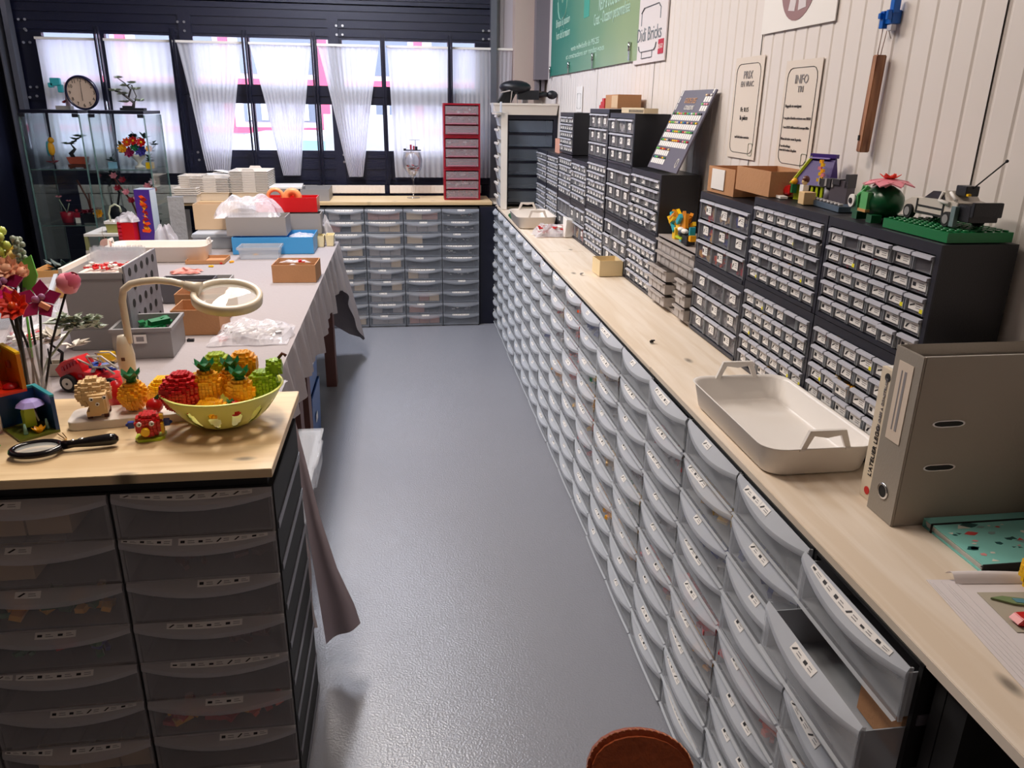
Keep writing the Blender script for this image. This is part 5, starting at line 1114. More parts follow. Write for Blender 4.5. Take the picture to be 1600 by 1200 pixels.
MB().cbox((.028, -.008, .026), (.006, .014, .022)).cbox((.027, -.004, .05), (.008, .010, .010)).ob('feather', YEL, t)
# magnifying glass
t = thing('magnifying_glass', 'black hand magnifier lying on the pine counter', 'magnifier', (-.775, 1.590, CZ + .006), radians(10))
p = MB(); n = 28
p.grid(lambda u, v: (.046 * cos(2 * pi * u) * (1) + .007 * cos(2 * pi * v) * cos(2 * pi * u), .034 * sin(2 * pi * u) + .007 * cos(2 * pi * v) * sin(2 * pi * u), .006 + .007 * sin(2 * pi * v)), 36, 10)
p.ob('rim', mat('glossy_black', (18, 14, 18), .15), t)
MB().ball((0, 0, .007), (.042, .030, .004), 20).ob('lens', mat('lens_glass', (230, 230, 224), .02, clear=.7), t)
MB().tube([(.048, 0, .008), (.07, .0, .009), (.10, 0, .010), (.14, 0, .011), (.150, 0, .011), (.156, 0, .011)], [.010, .008, .011, .013, .011, .004], 14).ob('handle', mat('glossy_black', (18, 14, 18), .15), t)
MB().ball((.085, 0, .019), (.006, .004, .002), 8).ball((.068, 0, .017), (.005, .003, .002), 8).ob('switch', CHROME, t)
t = thing('tweezers', 'thin bent metal tweezers lying behind the black magnifier', 'tweezers', (-.742, 1.66, CZ)); MB().tube([(-.028, .022, .006), (-.01, .004, .003), (.0, -.012, .003)], .0012, 6).tube([(-.020, .026, .006), (-.004, .004, .003), (.0, -.012, .003)], .0012, 6).ob('arm', mat('brass', (170, 130, 70), .3, .9), t)
# gooseneck magnifier lamp
t = thing('magnifier_lamp', 'cream gooseneck magnifier lamp with a large round lens', 'lamp', (-.730, 1.890, CZ))
def LP(px, py, y=1.89): q = ony(px, py, y); return Vector((q.x + .730, y - 1.890, q.z - CZ))
MB().lathe([(.0001, 0), (.040, 0), (.038, .012), (.018, .018), (.016, .05), (.019, .09), (.0205, .12), (.016, .15), (.012, .168), (.0001, .17)], 20, (LP(207, 620).x, 0, 0)).ob('base', CREAM, t)
x0 = LP(207, 620).x
pts = [Vector((x0, 0, .165)), LP(202, 535), LP(196, 500), LP(191, 470), LP(193, 453), LP(204, 444), LP(222, 440), LP(245, 438), LP(268, 440), LP(288, 445)]
sp = []
for i in range(len(pts) - 1):
    for k in range(3): sp.append(pts[i].lerp(pts[i + 1], k / 3))
sp.append(pts[-1]); MB().tube(sp, .0085, 12).ob('gooseneck', CREAM, t)
hc = LP(355, 463, 1.89); n0 = LP(288, 445)
MB().tube([n0, n0.lerp(hc, .2), n0.lerp(hc, .38)], [.010, .013, .018], 12).ob('neck_joint', CREAM, t)
q = MB(); RR = .081; tl = Matrix.Rotation(radians(13), 3, 'X') @ Matrix.Rotation(radians(6), 3, 'Y')
q.lathe([(RR - .008, -.010), (RR, -.012), (RR + .001, .006), (RR - .002, .010), (RR - .012, .010), (RR - .014, .002), (RR - .010, -.010), (RR - .008, -.010)], 44, hc, R=tl).ob('head_ring', CREAM, t)
MB().lathe([(RR - .012, 0), (RR * .6, .004), (.0001, .007)], 36, hc, R=tl).lathe([(RR - .012, 0), (RR * .6, -.004), (.0001, -.007)], 36, hc, R=tl).ob('lens', mat('lens_glass', (230, 230, 224), .02, clear=.7), t)
MB().cbox((x0, -.020, .115), (.008, .003, .008)).ob('switch', BROWN, t)

# stacked toy scene boxes
def scene_box(name, lab, x, y, z, w, d, h, m, mtop, rz, fm=None):
    t = thing(name, lab, 'toy set', (x, y, z), rz)
    MB().box(-w / 2, w / 2, -d / 2, d / 2, 0, .006).ob('floor_plate', fm or GREEN, t)
    MB().box(w / 2 - .008, w / 2, -d / 2, d / 2, .006, h).ob('side_wall', m, t)
    MB().box(-w / 2, w / 2 - .008, d / 2 - .008, d / 2, .006, h).ob('back_wall', m, t)
    MB().box(w / 2 - .0085, w / 2 + .0005, -d / 2, d / 2 + .0005, h, h + .005).box(-w / 2, w / 2 - .0085, d / 2 - .0085, d / 2 + .0005, h, h + .005).ob('edge', mtop, t)
    return t
DKB = mat('deep_sea_blue', (16, 60, 112), .3); FGL = mat('set_olive', (100, 108, 30), .4)
t = scene_box('toy_scene', 'blue brick scene box with a figure under a lilac umbrella, bottom of its stack', -.842, 1.722, CZ, .082, .105, .084, DKB, TEAL, radians(42), FGL)
MB().cbox((0, .0, .03), (.022, .020, .035)).cbox((.0, -.002, .056), (.020, .020, .020)).ob('figure', LIME, t); MB().tube([(.016, -.01, .022), (.006, -.006, .068)], .002, 6).ob('umbrella_pole', CARD, t)
MB().lathe([(.030, -.004), (.018, .006), (.0001, .010)], 8, (.006, -.006, .066), 0, smooth=False).ob('umbrella', mat('lilac', (176, 160, 224), .4), t)
crown(MB(), (.005, -.035, .008), .012, .010, 7).ob('flower', ORG, t)
for x in (-.025, .03): MB().tube([(x * .8, -.03, .007), (x * .8, -.03, .03)], [.005, .002], 8).ob('crystal', mat('pale_aqua', (170, 214, 200), .2, clear=.3), t)
MB().cbox((.018, .03, .025), (.014, .014, .036)).ob('small_figure', mat('plum', (80, 40, 60), .4), t)
t = scene_box('toy_scene', 'amber brick scene box with red floor, in the middle of its stack', -.905, 1.745, CZ + .0895, .085, .10, .086, mat('amber_wall', (206, 120, 16), .32), YEL, radians(42), mat('orange_red', (226, 50, 20), .35))
MB().cbox((-.01, 0, .035), (.03, .03, .05)).ob('figure', mat('orange_red', (226, 50, 20), .35), t); MB().lathe([(.016, 0), (.014, .006), (.0001, .010)], 10, (.02, -.02, .008)).ob('dome', RED, t); MB().cbox((.030, .0, .055), (.006, .012, .016)).ob('spot', mat('rust', (150, 50, 20), .4), t)
t = scene_box('toy_scene', 'dark green and teal brick scene box on top of its stack', -.945, 1.750, CZ + .1810, .085, .10, .10, mat('slate_teal', (30, 84, 84), .35), mat('slate_blue', (60, 110, 140), .4), radians(42), GREEN)
MB().ball((.030, -.040, .055), .011, 10).ob('globe', mat('pale_yellow', (220, 230, 150), .3), t)
t = thing('toy_block', 'bright green sloped toy piece in front of the scene boxes', 'toy', (-.905, 1.625, CZ)); MB().prism([(-.03, 0), (.035, 0), (.012, .02), (-.012, .034), (-.03, .034)], -.02, .02, 'Y').ob('body', LGREEN, t, bev=.001)

# clear vase with toy flowers
vx, vy = -.905, 1.90
t = thing('flower_vase', 'clear square vase holding tall toy flower stems behind the scene boxes', 'vase', (vx, vy, CZ)); MB().crate(.066, .066, .15, .004, .004).ob('vase', mat('vase_plastic', (236, 232, 234), .06, clear=.80), t)
FL = [('tulip', 'pink closed tulip on a dark stem, leaning towards the grey crate', 107, 443, 'tulip', PINK, 1.93), ('orchid', 'dark magenta orchid with pale centre', 62, 470, 'orchid', MAGENTA, 1.86), ('ranunculus', 'red-orange many-petalled flower in front of the magenta orchid', 23, 480, 'rose', mat('orange_red', (226, 50, 20), .35), 1.80),
      ('peony', 'peach toy blossom among the tall stems', 12, 420, 'rose', PEACH, 1.90), ('lily', 'cream and yellow blossom high among the stems', 20, 400, 'rose', mat('butter', (244, 214, 130), .4), 1.95), ('leaf_stem', 'bright green long leaf rising from the bouquet', 42, 428, 'leaf', LGREEN, 1.92),
      ('sage_sprig', 'pale grey-green studded sprig, tallest of the bouquet', 32, 400, 'sprig', SAGE, 1.93), ('orchid', 'magenta blossom cut by the picture edge', 3, 445, 'orchid', MAGENTA, 1.88), ('pink_blossom', 'bright pink petal cluster left of the red-orange flower', 8, 470, 'rose', mat('hot_pink', (226, 40, 130), .35), 1.84),
      ('lime_bud', 'yellow-green bud stem at the picture edge', 3, 385, 'buds', mat('lime_bud', (190, 200, 90), .4), 1.94), ('peach_stem', 'peach and orange blossom beside the bright green leaf', 33, 425, 'rose', PEACH, 1.91), ('eucalyptus', 'low grey-green leafy branch reaching right over the crate', 122, 500, 'euca', SAGE, 1.97)]
for k, (nm, lab, px, py, kind, m, y) in enumerate(FL):
    q = ony(px, py, y); t = thing(nm, lab, 'toy flower', (vx + .02 * cos(k), vy + .016 * sin(k * 2.2), CZ + .012), 0, 'toy flowers in the clear vase')
    h = Vector(q) - t.location.copy(); mid = h * .5 + Vector((.01 * sin(k), 0, 0)); mid.x *= .8
    if kind != 'leaf': MB().tube([(0, 0, 0), mid * .5, mid, (mid + h) / 2, h], .0028, 6).ob('stem', BLACKM if kind != 'euca' else SAGE, t)
    face = Matrix.Rotation(radians(58), 3, 'X')
    if kind == 'tulip':
        MB().lathe([(.0001, -.026), (.014, -.022), (.026, -.004), (.025, .012), (.016, .023), (.006, .020)], 14, h).ob('petals', m, t); MB().lathe([(.012, -.02), (.021, .0), (.019, .016), (.008, .026)], 10, h + Vector((.006, -.004, .002)), R=Matrix.Rotation(.5, 3, 'Y')).ob('inner_petals', mat('rose_pink', (214, 96, 124), .35), t)
    elif kind == 'orchid':
        for j in range(5):
            a = 2 * pi * j / 5 + .3; d = face @ Vector((cos(a), sin(a), .15)); s = face @ Vector((-sin(a), cos(a), 0)); b_ = face @ Vector((0, 0, -.004))
            vs = [h, h + d * .028 + s * .018, h + d * .050, h + d * .028 - s * .018]; MB().add(vs + [v + b_ for v in vs], [(0, 1, 2, 3), (7, 6, 5, 4), (0, 4, 5, 1), (1, 5, 6, 2), (2, 6, 7, 3), (3, 7, 4, 0)]).ob('petal', m, t)
        MB().ball(h + face @ Vector((-.004, 0, .010)), (.010, .007, .009), 10).ball(h + face @ Vector((.008, .006, .010)), (.008, .006, .008), 10).ob('flower_centre', mat('mauve', (170, 120, 160), .35), t)
        MB().cbox(h + face @ Vector((.016, -.016, .01)), (.022, .008, .012), 0, Matrix.Rotation(.6, 3, 'Y')).ob('lip_petal', PEACH, t)
    elif kind == 'rose':
        flower(t, h, .038 if k == 2 else .031 if k in (3, 8) else .024, m, petals=9, R=face, core=(ORANGE if k == 2 else None)); MB().ball(h, (.018, .016, .014), 10).ob('calyx', m, t)
    elif kind == 'leaf':
        L = h + Vector((.018, 0, .045)); b0 = h * .35; s = Vector((.014, 0, -.004)); f_ = Vector((0, -.004, 0)); MB().tube([(0, 0, 0), b0 * .5, b0], .0028, 6).ob('stem', BLACKM, t)
        vs = [h - Vector((.016, 0, .06)), h - s * 1.0, h + Vector((.002, 0, .03)) - s * .4, L, h + Vector((.010, 0, .0)) + s, h - Vector((-.004, 0, .05))]
        MB().tube([b0, vs[0]], .0028, 6).add(vs + [v + f_ for v in vs], [(5, 4, 3, 2, 1, 0), (6, 7, 8, 9, 10, 11)] + [(i, (i + 1) % 6, (i + 1) % 6 + 6, i + 6) for i in range(6)]).ob('leaf', m, t)
    elif kind in ('sprig', 'buds'):
        p = MB()
        for j in range(34 if kind == 'sprig' else 12):
            z = j / (34 if kind == 'sprig' else 12); p.ball(h + Vector((.012 * cos(j * 2.4) * (1 - z * .4), .010 * sin(j * 2.4), -.085 + z * .13)), rt.uniform(.005, .008) if kind == 'sprig' else .011, 6)
        p.tube([h * .8, h + Vector((0, 0, .045))], .003, 6).ob('buds', m, t)
    elif kind == 'euca':
        p = MB()
        for j in range(26):
            u = j / 26; c = h + Vector((-.05 + .10 * u, .01 * sin(j), .012 * sin(j * 1.7) - .01)); leafset(p, c, 3, .032, .020, up=.6)
        p.ob('leaves', m, t)
# small grey bonsai toy and pot, red toy car, yellow brick
t = thing('toy_tree', 'small grey toy tree in a planter behind the red toy car', 'toy plant', (-1.085, 2.48, TZ + .002)); MB().crate(.075, .05, .04, .004, .004).ob('planter', SAND, t); MB().tube([(0, 0, .03), (.01, 0, .07), (-.02, 0, .10), (.015, 0, .13)], [.006, .005, .004, .003], 6).tube([(-.03, 0, .03), (-.03, 0, .085)], [.004, .002], 6).ob('trunk', BLACKM, t); leafset(leafset(leafset(MB(), (0, 0, .11), 20, .06, .02, up=.8), (.05, 0, .09), 14, .05, .02), (-.03, 0, .12), 12, .05, .02).ob('leaves', SAND, t)
t = thing('toy_car', 'red brick-built vintage toy car with pale rod framework behind the sheep', 'toy car', (-.935, 2.335, TZ + .002), radians(-18))
MB().prism([(-.09, .035), (-.105, .06), (-.08, .085), (-.035, .10), (-.02, .085), (-.01, .06), (.10, .045), (.115, .03), (.08, .022), (-.06, .022)], -.030, .030, 'Y').ob('body', RED, t, bev=.001)
p = MB()
for k in range(5): p.cbox((-.075 + k * .011, -.032, .066 + k * .006), (.008, .004, .012))
for k in range(6): p.cbox((-.02 + k * .02, -.032, .048 - k * .003), (.014, .004, .01))
p.ob('trim_bricks', RED2, t)
for x in (-.055, .085):
    for s in (-1, 1): wq = MB().tube([(x, s * .036, .026), (x, s * .048, .026)], .026, 20).ob('wheel', BLACKM, t); MB().tube([(x, s * .0482, .026), (x, s * .050, .026)], .017, 16).tube([(x, s * .050, .026), (x, s * .0512, .026)], .004, 8, 1).ob('hub', [SAND, INK], wq)
p = MB().tube([(-.03, -.02, .095), (.02, -.02, .075), (.0, -.02, .105), (.05, -.02, .110), (.10, -.02, .075)], .003, 6).tube([(-.03, .02, .095), (.02, .02, .075), (.0, .02, .105), (.05, .02, .110), (.10, .02, .075)], .003, 6).tube([(.02, -.025, .075), (.06, -.025, .08), (.09, -.025, .06)], .003, 6); p.ob('rod', SAND, t)
bits(MB(), 0, .09, -.02, .02, .055, 14, .022, rp, [4, 5, 0, 11], 1); q = MB(); bits(q, 0, .09, -.024, .024, .055, 18, .024, rp, [4, 5, 0, 11], 1); q.ob('cockpit', BITM, t)
t = thing('toy_brick', 'yellow brick on a tan plate beside the red toy car', 'toy brick', (-.985, 2.585, TZ + .002), radians(-10)); MB().cbox((0, 0, .006), (.05, .04, .012), 1).cbox((-.002, 0, .024), (.05, .03, .024)).ob('brick', [YEL, TAN], t, bev=.001)
for k, (px, py, m) in enumerate(((298, 533, BLACK), (400, 399, ORG), (345, 412, RED), (330, 417, YEL), (362, 410, ORG))):
    q = onz(px, py, TZ + .002); t = MB().box(-.012, .012, -.006, .006, 0, .008).tube([(-.005, 0, .008), (-.005, 0, .010)], .003, 8).ob('toy_brick', m, None, loc=q, rot=(0, 0, k)); tag(t, ('tiny black brick beside the small grey crate', 'tiny orange brick below the blue crate', 'tiny red brick near the cloth bundle', 'tiny yellow brick on the table middle', 'tiny orange brick on the table middle')[k], 'toy brick')

# ================================================================ ON THE LONG WORKTOP (right)
t = handled_tray('tray', 'large white tray with raised handles on the near part of the long worktop', .820, 1.530, BB, .252, .45, .066, WHITE, rz=radians(0), hand='y', hs=1.0)
t = handled_tray('tray', 'white handled tray at the far end of the long worktop', .80, 4.86, BB, .25, .42, .070, WHITE2, hand='y', hs=1.1)
plastic_bag('plastic_bag', 'clear bag of pink-red pieces in front of the far white tray', .84, 4.42, BB, .20, .16, .075, 41, BAGF, lambda p, r: bits(p, -.075, .075, -.05, .05, .006, 80, .026, r, [0, 6, 0, 6], 1.6))
t = thing('paper_bag', 'white folded paper bag standing beside the bag of pink pieces', 'bag', (.945, 4.36, BB), radians(15)); MB().add([(-.05, -.02, 0), (.05, -.02, 0), (.035, .02, 0), (-.045, .02, 0), (-.045, -.03, .10), (.075, -.01, .08), (.06, .03, .09), (-.04, .03, .115)], [(0, 3, 2, 1), (4, 5, 6, 7), (0, 1, 5, 4), (1, 2, 6, 5), (2, 3, 7, 6), (3, 0, 4, 7)]).ob('bag', CARD, t, bev=.003)
t = thing('clip', 'green plastic clip at the worktop edge beside the far tray', 'clip', (.715, 5.15, BB)); MB().cbox((0, 0, .012), (.04, .12, .024)).ob('clip', GREEN, t, bev=.006)
t = thing('carton', 'small beige open box against the black cabinets', 'box', (.893, 3.33, BB), radians(2)); MB().crate(.105, .12, .068, .002).ob('box', mat('beige_box', (226, 204, 160), .6), t)
k = 0
for px, py, w_, lab in ((1018, 535, .010, 'dark crumb-sized brick on the bare worktop'), (908, 429, .010, 'pale chip on the bare worktop near its far part'), (990, 398, .006, 'tiny clear chip on the worktop by the beige box')):
    q = onz(px, py, BB); t = MB().box(-w_ / 2, w_ / 2, -w_ / 2, w_ / 2, 0, .005).box(-w_ / 4, w_, -w_ / 4, w_ / 4, .005, .008).ob('toy_brick', (BLACKM, GREYL, GREYL)[k], None, loc=q); tag(t, lab, 'toy brick'); k += 1
# book and binder
t = thing('book', 'white book with black lettering on its spine, standing beside the grey binder', 'book', (.862, 1.215, BB), radians(0))
MB().box(-.002, .23, -.022, .022, 0, .262).ob('cover', mat('book_white', (226, 212, 190), .45), t, bev=.001)
MB().box(.004, .226, -.018, .018, .2625, .2632).ob('pages', CARD, t)
o = text('L\'ATELIER LEGO', .0145, INK, t, (-.0026, .0, .100), (pi / 2, -pi / 2, -pi / 2)); o = text('DES IDEES A CONSTRUIRE', .009, INK2, t, (-.0026, .0, .192), (pi / 2, -pi / 2, -pi / 2))
MB().tube([(-.0028, 0, .018), (-.0022, 0, .018)], .008, 14).ob('red_emblem', RED, t); MB().tube([(-.0028, .0, .246), (-.0022, .0, .246)], .008, 14).ob('dark_emblem', INK, t)
t = thing('ring_binder', 'large grey lever-arch binder standing on the long worktop', 'binder', (.845, 1.148, BB))
GB = mat('binder_grey', (150, 142, 132), .5, bump=(200, .06))
MB().box(0, .004, -.038, .038, 0, .318).ob('spine', GB, t, bev=.001); MB().box(.004, .285, -.038, -.035, 0, .318).ob('cover', GB, t, bev=.001); MB().box(.004, .285, .035, .038, 0, .318).ob('cover', GB, t, bev=.001)
MB().box(.02, .27, -.030, .030, .004, .297).ob('papers', CARD, t)
MB().box(-.0012, -.0002, -.018, .022, .15, .295).box(-.0016, -.0012, -.004, .002, .17, .28, 1).box(-.0016, -.0012, .008, .011, .17, .28, 1).ob('label_card', [mat('binder_label', (220, 204, 188), .5), INK2], t)
h_ = MB().lathe([(.0115, -.0012), (.0150, -.0012), (.0150, .001), (.0115, .001)], 24, (-.0006, 0, .052), R=Matrix.Rotation(pi / 2, 3, 'Y')).ob('finger_ring', CHROME, t); MB().tube([(-.0010, 0, .052), (-.0002, 0, .052)], .0116, 20).ob('finger_hole', BLACKM, t)
for z in (.114, .197):
    x = .070; e = MB(); e.prism([(x + .019 * cos(a * pi / 8) + (.012 if cos(a * pi / 8) > 0 else -.012), z + .0068 * sin(a * pi / 8)) for a in range(16)], -.0388, -.0382, 'Y').ob('slot_rim', CHROME, t)
    MB().prism([(x + .015 * cos(a * pi / 8) + (.012 if cos(a * pi / 8) > 0 else -.012), z + .0046 * sin(a * pi / 8)) for a in range(16)], -.0394, -.0388, 'Y').ob('slot', BLACKM, t)
# notebook
t = thing('notebook', 'turquoise elastic-band folder with a printed animal pattern, beneath the binder', 'folder', (.905, 1.105, BB), radians(0))
NBM = mat('turquoise_cover', (136, 208, 200), .35)
MB().box(.0, .22, -.150, .0, .014, .016).box(.0, .22, -.150, .0, 0, .002).box(.0, .22, .0, .002, 0, .016).ob('cover', NBM, t)
for k in range(5): MB().box(.004 - .001 * k, .215, -.146 + .003 * (k % 2), -.004, .002 + k * .0024, .0028 + k * .0024).ob('page', CARD, t)
MB().box(-.0012, .0, -.024, -.020, -.0, .017).box(-.0012, .221, -.024, -.020, .016, .0172).box(-.0008, .221, -.151, -.149, .0, .0165).ob('elastic_band', BLACKM, t)
p = MB(); r = random.Random(9)
cols = [mat('print_white', (226, 226, 214), .4), mat('print_pink', (224, 150, 150), .4), mat('print_dark_teal', (30, 84, 84), .4), mat('print_red', (206, 70, 70), .4), mat('print_grey', (140, 170, 170), .4)]
for k in range(46):
    x, y = r.uniform(.01, .21), r.uniform(-.145, -.03); s = r.uniform(.003, .012); a0 = r.uniform(0, 6); n = r.choice((3, 5, 8)); m = r.choice((0, 0, 1, 2, 2, 3, 4))
    p.prism([(x + s * (1.5 if j % 2 else .9) * cos(a0 + 2 * pi * j / n), y + s * .7 * sin(a0 + 2 * pi * j / n)) for j in range(n)], .0161, .0164, 'Z', m)
p.ob('print', cols, t)
# loose paper pile and toy on it
t = thing('paper_pile', 'fanned pile of white paper on the near end of the long worktop', 'paper', (.86, .80, BB), radians(-6))
for k in range(7):
    u = .006 * k; MB().box(-.075 + u, .17 + u * .4, -.20 + u, .140 - u * .5, .0004 + k * .0012, .0010 + k * .0012, 0, Matrix.Rotation(radians((k % 3) * 1.6 - 1), 3, 'Z')).ob('sheet', mat('white_paper', (222, 214, 214), .7), t)
MB().grid(lambda u, v: (-.04 + .22 * u, .118 + .03 * v, .0092 + .012 * sin(pi * v) * (.5 + .5 * sin(3 * u + 1))), 14, 6).ob('curled_sheet', mat('white_paper', (222, 214, 214), .7), t)
MB().box(-.02, .16, .0, .095, .0090, .0096).ob('grey_sheet', mat('grey_paper', (176, 168, 150), .7), t)
q = onz(1597, 915, BB + .012); t = thing('toy_bird', 'yellow and red brick-built parrot at the picture edge on the paper pile', 'toy', (q.x + .012, q.y - .005, BB + .0104)); brickball(MB(), (0, 0, .030), (.020, .020, .030), seed=40, s=.006).ob('body', YEL, t); brickball(MB(), (.002, -.006, .034), (.016, .018, .018), seed=41, s=.006).ob('wing', RED, t); brickball(MB(), (-.002, -.004, .016), (.014, .014, .012), seed=42, s=.006).ob('tail', BROWN, t)
q = onz(1590, 972, BB + .012); t = thing('toy_brick', 'red sloped brick at the picture edge on the paper pile', 'toy brick', (q.x + .012, q.y, BB + .0104)); MB().prism([(-.02, .004), (-.010, 0), (.03, 0), (.03, .012), (-.012, .012)], -.010, .010, 'Y').ob('brick', RED, t, bev=.001)
q = onz(1585, 940, BB + .012); t = thing('toy_leaf', 'green and blue camouflage toy leaf lying on the paper pile', 'toy part', (q.x, q.y, BB + .0104)); MB().prism([(-.03, .012), (-.01, .014), (.02, .004), (.04, -.01), (.02, -.014), (-.005, -.006)], 0, .003).prism([(.0, .006), (.016, .003), (.012, -.008), (.0, -.004)], .003, .0038, 'Z', 1).ob('leaf', [mat('camo_green', (120, 140, 96), .4), mat('camo_blue', (84, 140, 158), .4)], t)

# ================================================================ ON TOP OF THE CABINETS
# tan boxes
q1 = 1.353
t = thing('carton', 'tan open box with a paper slip stuck on it, on the cabinet row', 'box', (1.035, 2.345, q1 + .0), radians(2)); MB().crate(.125, .19, .078, .003).ob('box', CARDB, t); MB().box(-.066, -.0635, -.03, .062, .012, .072).ob('paper_slip', CARD, t)
t = thing('carton', 'tan open box beside the one with the paper slip, touching the toy house', 'box', (1.035, 2.120, 1.379), radians(0)); MB().crate(.125, .22, .066, .003).ob('box', CARDB, t)
# boxes on D/E
t = thing('carton', 'pale brown closed carton on top of the cabinets behind the red brick steps', 'box', (1.04, 3.78, 1.5945)); MB().box(-.055, .055, -.13, .10, 0, .062).ob('box', CARDB, t, bev=.001); MB().box(-.056, -.055, -.128, -.02, .004, .058).ob('pale_side', CARDB2, t)
t = thing('brick_steps', 'red bricks stacked like steps on top of the cabinets', 'toy brick', (1.01, 4.00, 1.5945)); MB().cbox((0, -.01, .008), (.03, .10, .016)).cbox((0, -.025, .024), (.03, .07, .016)).cbox((0, -.035, .040), (.03, .04, .016)).ob('brick', RED, t)
t = thing('notched_strip', 'cream notched strip lying on the cabinet top under the carton', 'strip', (1.0, 3.36, 1.5785)); p = MB().box(-.02, .04, -.14, .20, 0, .020); p.box(-.021, -.0205, -.14, .20, .016, .022)
p.ob('strip', mat('cream_strip', (224, 204, 170), .5), t); q = MB()
for k in range(12): q.box(-.0212, -.0205, -.13 + k * .018, -.122 + k * .018, .003, .014)
q.ob('notches', INK, t, kind='stuff')
# colour chart
pB = [onz(1016, 263, 1.3765), onz(1066, 272, 1.3765)]
A_ = Vector((.980, 3.105, 1.377)); B_ = Vector((.984, 2.765, 1.377)); D_ = Vector((1.108, 3.155, 1.668)); 
t = thing('colour_chart', 'dark grey colour chart board with rows of tiny bricks leaning on the wall', 'chart', A_)
ux = (B_ - A_).normalized(); L = (B_ - A_).length; uz = (D_ - A_); uz = (uz - ux * uz.dot(ux) * .35).normalized(); H = .335; un = ux.cross(uz).normalized(); uz2 = un.cross(ux) * -1
if un.x > 0: un = -un
# the board is a parallelogram in view because it leans: use a true rectangle with its own axes
uz = (Vector((1.106, 3.09, 1.668)) - A_); uz = (uz - ux * uz.dot(ux)).normalized(); un = uz.cross(ux).normalized(); un = un if un.x < 0 else -un
def CP(a, b, o): return ux * a + uz * b + un * o
def slab(p, a0, a1, b0, b1, o0, o1, m=0): return p.add([CP(a, b, o) for o in (o0, o1) for b in (b0, b1) for a in (a0, a1)], [(0, 1, 3, 2), (4, 6, 7, 5), (0, 4, 5, 1), (2, 3, 7, 6), (0, 2, 6, 4), (1, 5, 7, 3)], m)
L = .335; H = .312
slab(MB(), 0, L, 0, H, 0, .006).ob('board', mat('chart_grey', (92, 86, 100), .45), t)
p = MB(); pb = MB(); r = random.Random(4); bc = [RED, ORG, YEL, GREEN, LGREEN, DBLUE, BLACK, BROWN, PINK, TEAL, TAN, WHITE]
def chartrow(b, a0, n, step):
    for k in range(n):
        a = a0 + k * step; slab(p, a + .002, a + step - .003, b, b + .020, .006, .0068); slab(pb, a + .003, a + step - .004, b + .022, b + .028, .006, .010, r.randrange(12))
for k in range(4): chartrow(.090 + k * .035, .012, 14, .0215)
for k in range(2): chartrow(.020 + k * .034, .012, 7, .0215)
for k in range(2): chartrow(.232 + k * .034, .262, 3, .0215)
for b in (.235, .262, .289): slab(p, .008, .016, b, b + .022, .006, .0068); slab(p, .312, .322, b + .01, b + .026, .006, .0068) if b > .27 else None
p.ob('label_cards', CARD, t, kind='stuff'); pb.ob('sample_bricks', bc, t, kind='stuff')
MR = Matrix((ux, uz, un)).transposed()
for s, size, a, b, m in (('GUIDE DES', .030, .115, .270, mat('chart_amber', (200, 150, 110), .5)), ('COULEURS', .024, .130, .243, CARD), ('info', .012, .05, .224, CARD)):
    o = link('lettering', text_mesh(s, size, m), t); o.matrix_local = Matrix.Translation(CP(a * 1.15, b, .0068)) @ MR.to_4x4(); o.scale = (.8, 1, 1) if size > .02 else (1, 1, 1)
slabm = MB(); 
for k in range(12):
    a, b = 2 * pi * k / 12, 2 * pi * (k + 1) / 12; slabm.bar(CP(.295 + .010 * cos(a), .035 + .017 * sin(a), .0066), CP(.295 + .010 * cos(b), .035 + .017 * sin(b), .0066), .002)
slabm.ob('emblem', CARD, t)
# little carton with a clear lid standing in it
t = thing('carton', 'small pinkish open carton beside the standing cabinet, far part of the row', 'box', (1.02, 4.98, 1.326)); MB().crate(.10, .15, .085, .003).ob('box', mat('pinkish_carton', (206, 150, 130), .8), t)
t = thing('clear_lid', 'clear plastic lid poking out of the small pinkish carton', 'lid', (1.02, 4.96, 1.345)); MB().cbox((0, .0, .09), (.07, .004, .16), 0, Matrix.Rotation(radians(-40), 3, 'X')).ob('lid', CLEAR, t)
# grey castle toy, gabled house, people
t = thing('toy_house', 'purple-roofed lime toy house front standing on the cabinet row', 'toy house', (1.06, 1.925, 1.379), radians(-62)); t.scale = (.78, .78, .80)
YG = mat('house_lime', (196, 214, 40), .35); PU = mat('roof_purple', (60, 30, 120), .5)
MB().box(-.07, .06, -.02, .02, 0, .05).ob('wall', YG, t)
for k in range(4): MB().box(-.022 + k * .018, -.014 + k * .018, -.026, -.020, .004, .046).ob('post', YG, t)
MB().box(-.03, .05, -.0205, -.0198, .004, .046).ob('opening', BLACKM, t)
MB().add([(-.075, -.03, .05), (.06, -.03, .05), (.045, .015, .135), (-.035, .015, .135), (-.075, .025, .05), (.06, .025, .05), (.045, .022, .135), (-.035, .022, .135)], [(0, 1, 2, 3), (5, 4, 7, 6), (0, 3, 7, 4), (1, 5, 6, 2), (3, 2, 6, 7), (0, 4, 5, 1)]).ob('roof', PU, t)
MB().bar((-.078, -.032, .05), (-.038, .013, .138), .008, .008).ob('gable_edge', YG, t); MB().box(-.045, .05, .008, .026, .134, .146).ob('ridge', PU, t); MB().bar((-.045, .006, .133), (.03, .006, .133), .005, .004).ob('roof_strip', mat('lilac', (176, 160, 224), .4), t)
p = MB()
for k, (x, z) in enumerate(((.02, .125), (.028, .115), (.022, .105), (.034, .098), (.03, .088), (.040, .085), (.038, .075), (.03, .07))): p.cbox((x, -.018 - (.135 - z) * .35, z), (.010, .010, .010), k % 3)
p.ob('flower_bricks', [ORG, YEL, PINK], t)
t = thing('toy_tower', 'dark grey brick-built tower ruin beside the purple-roofed toy house', 'toy', (1.04, 1.80, 1.379), radians(-70)); t.scale = (.70, .70, .64)
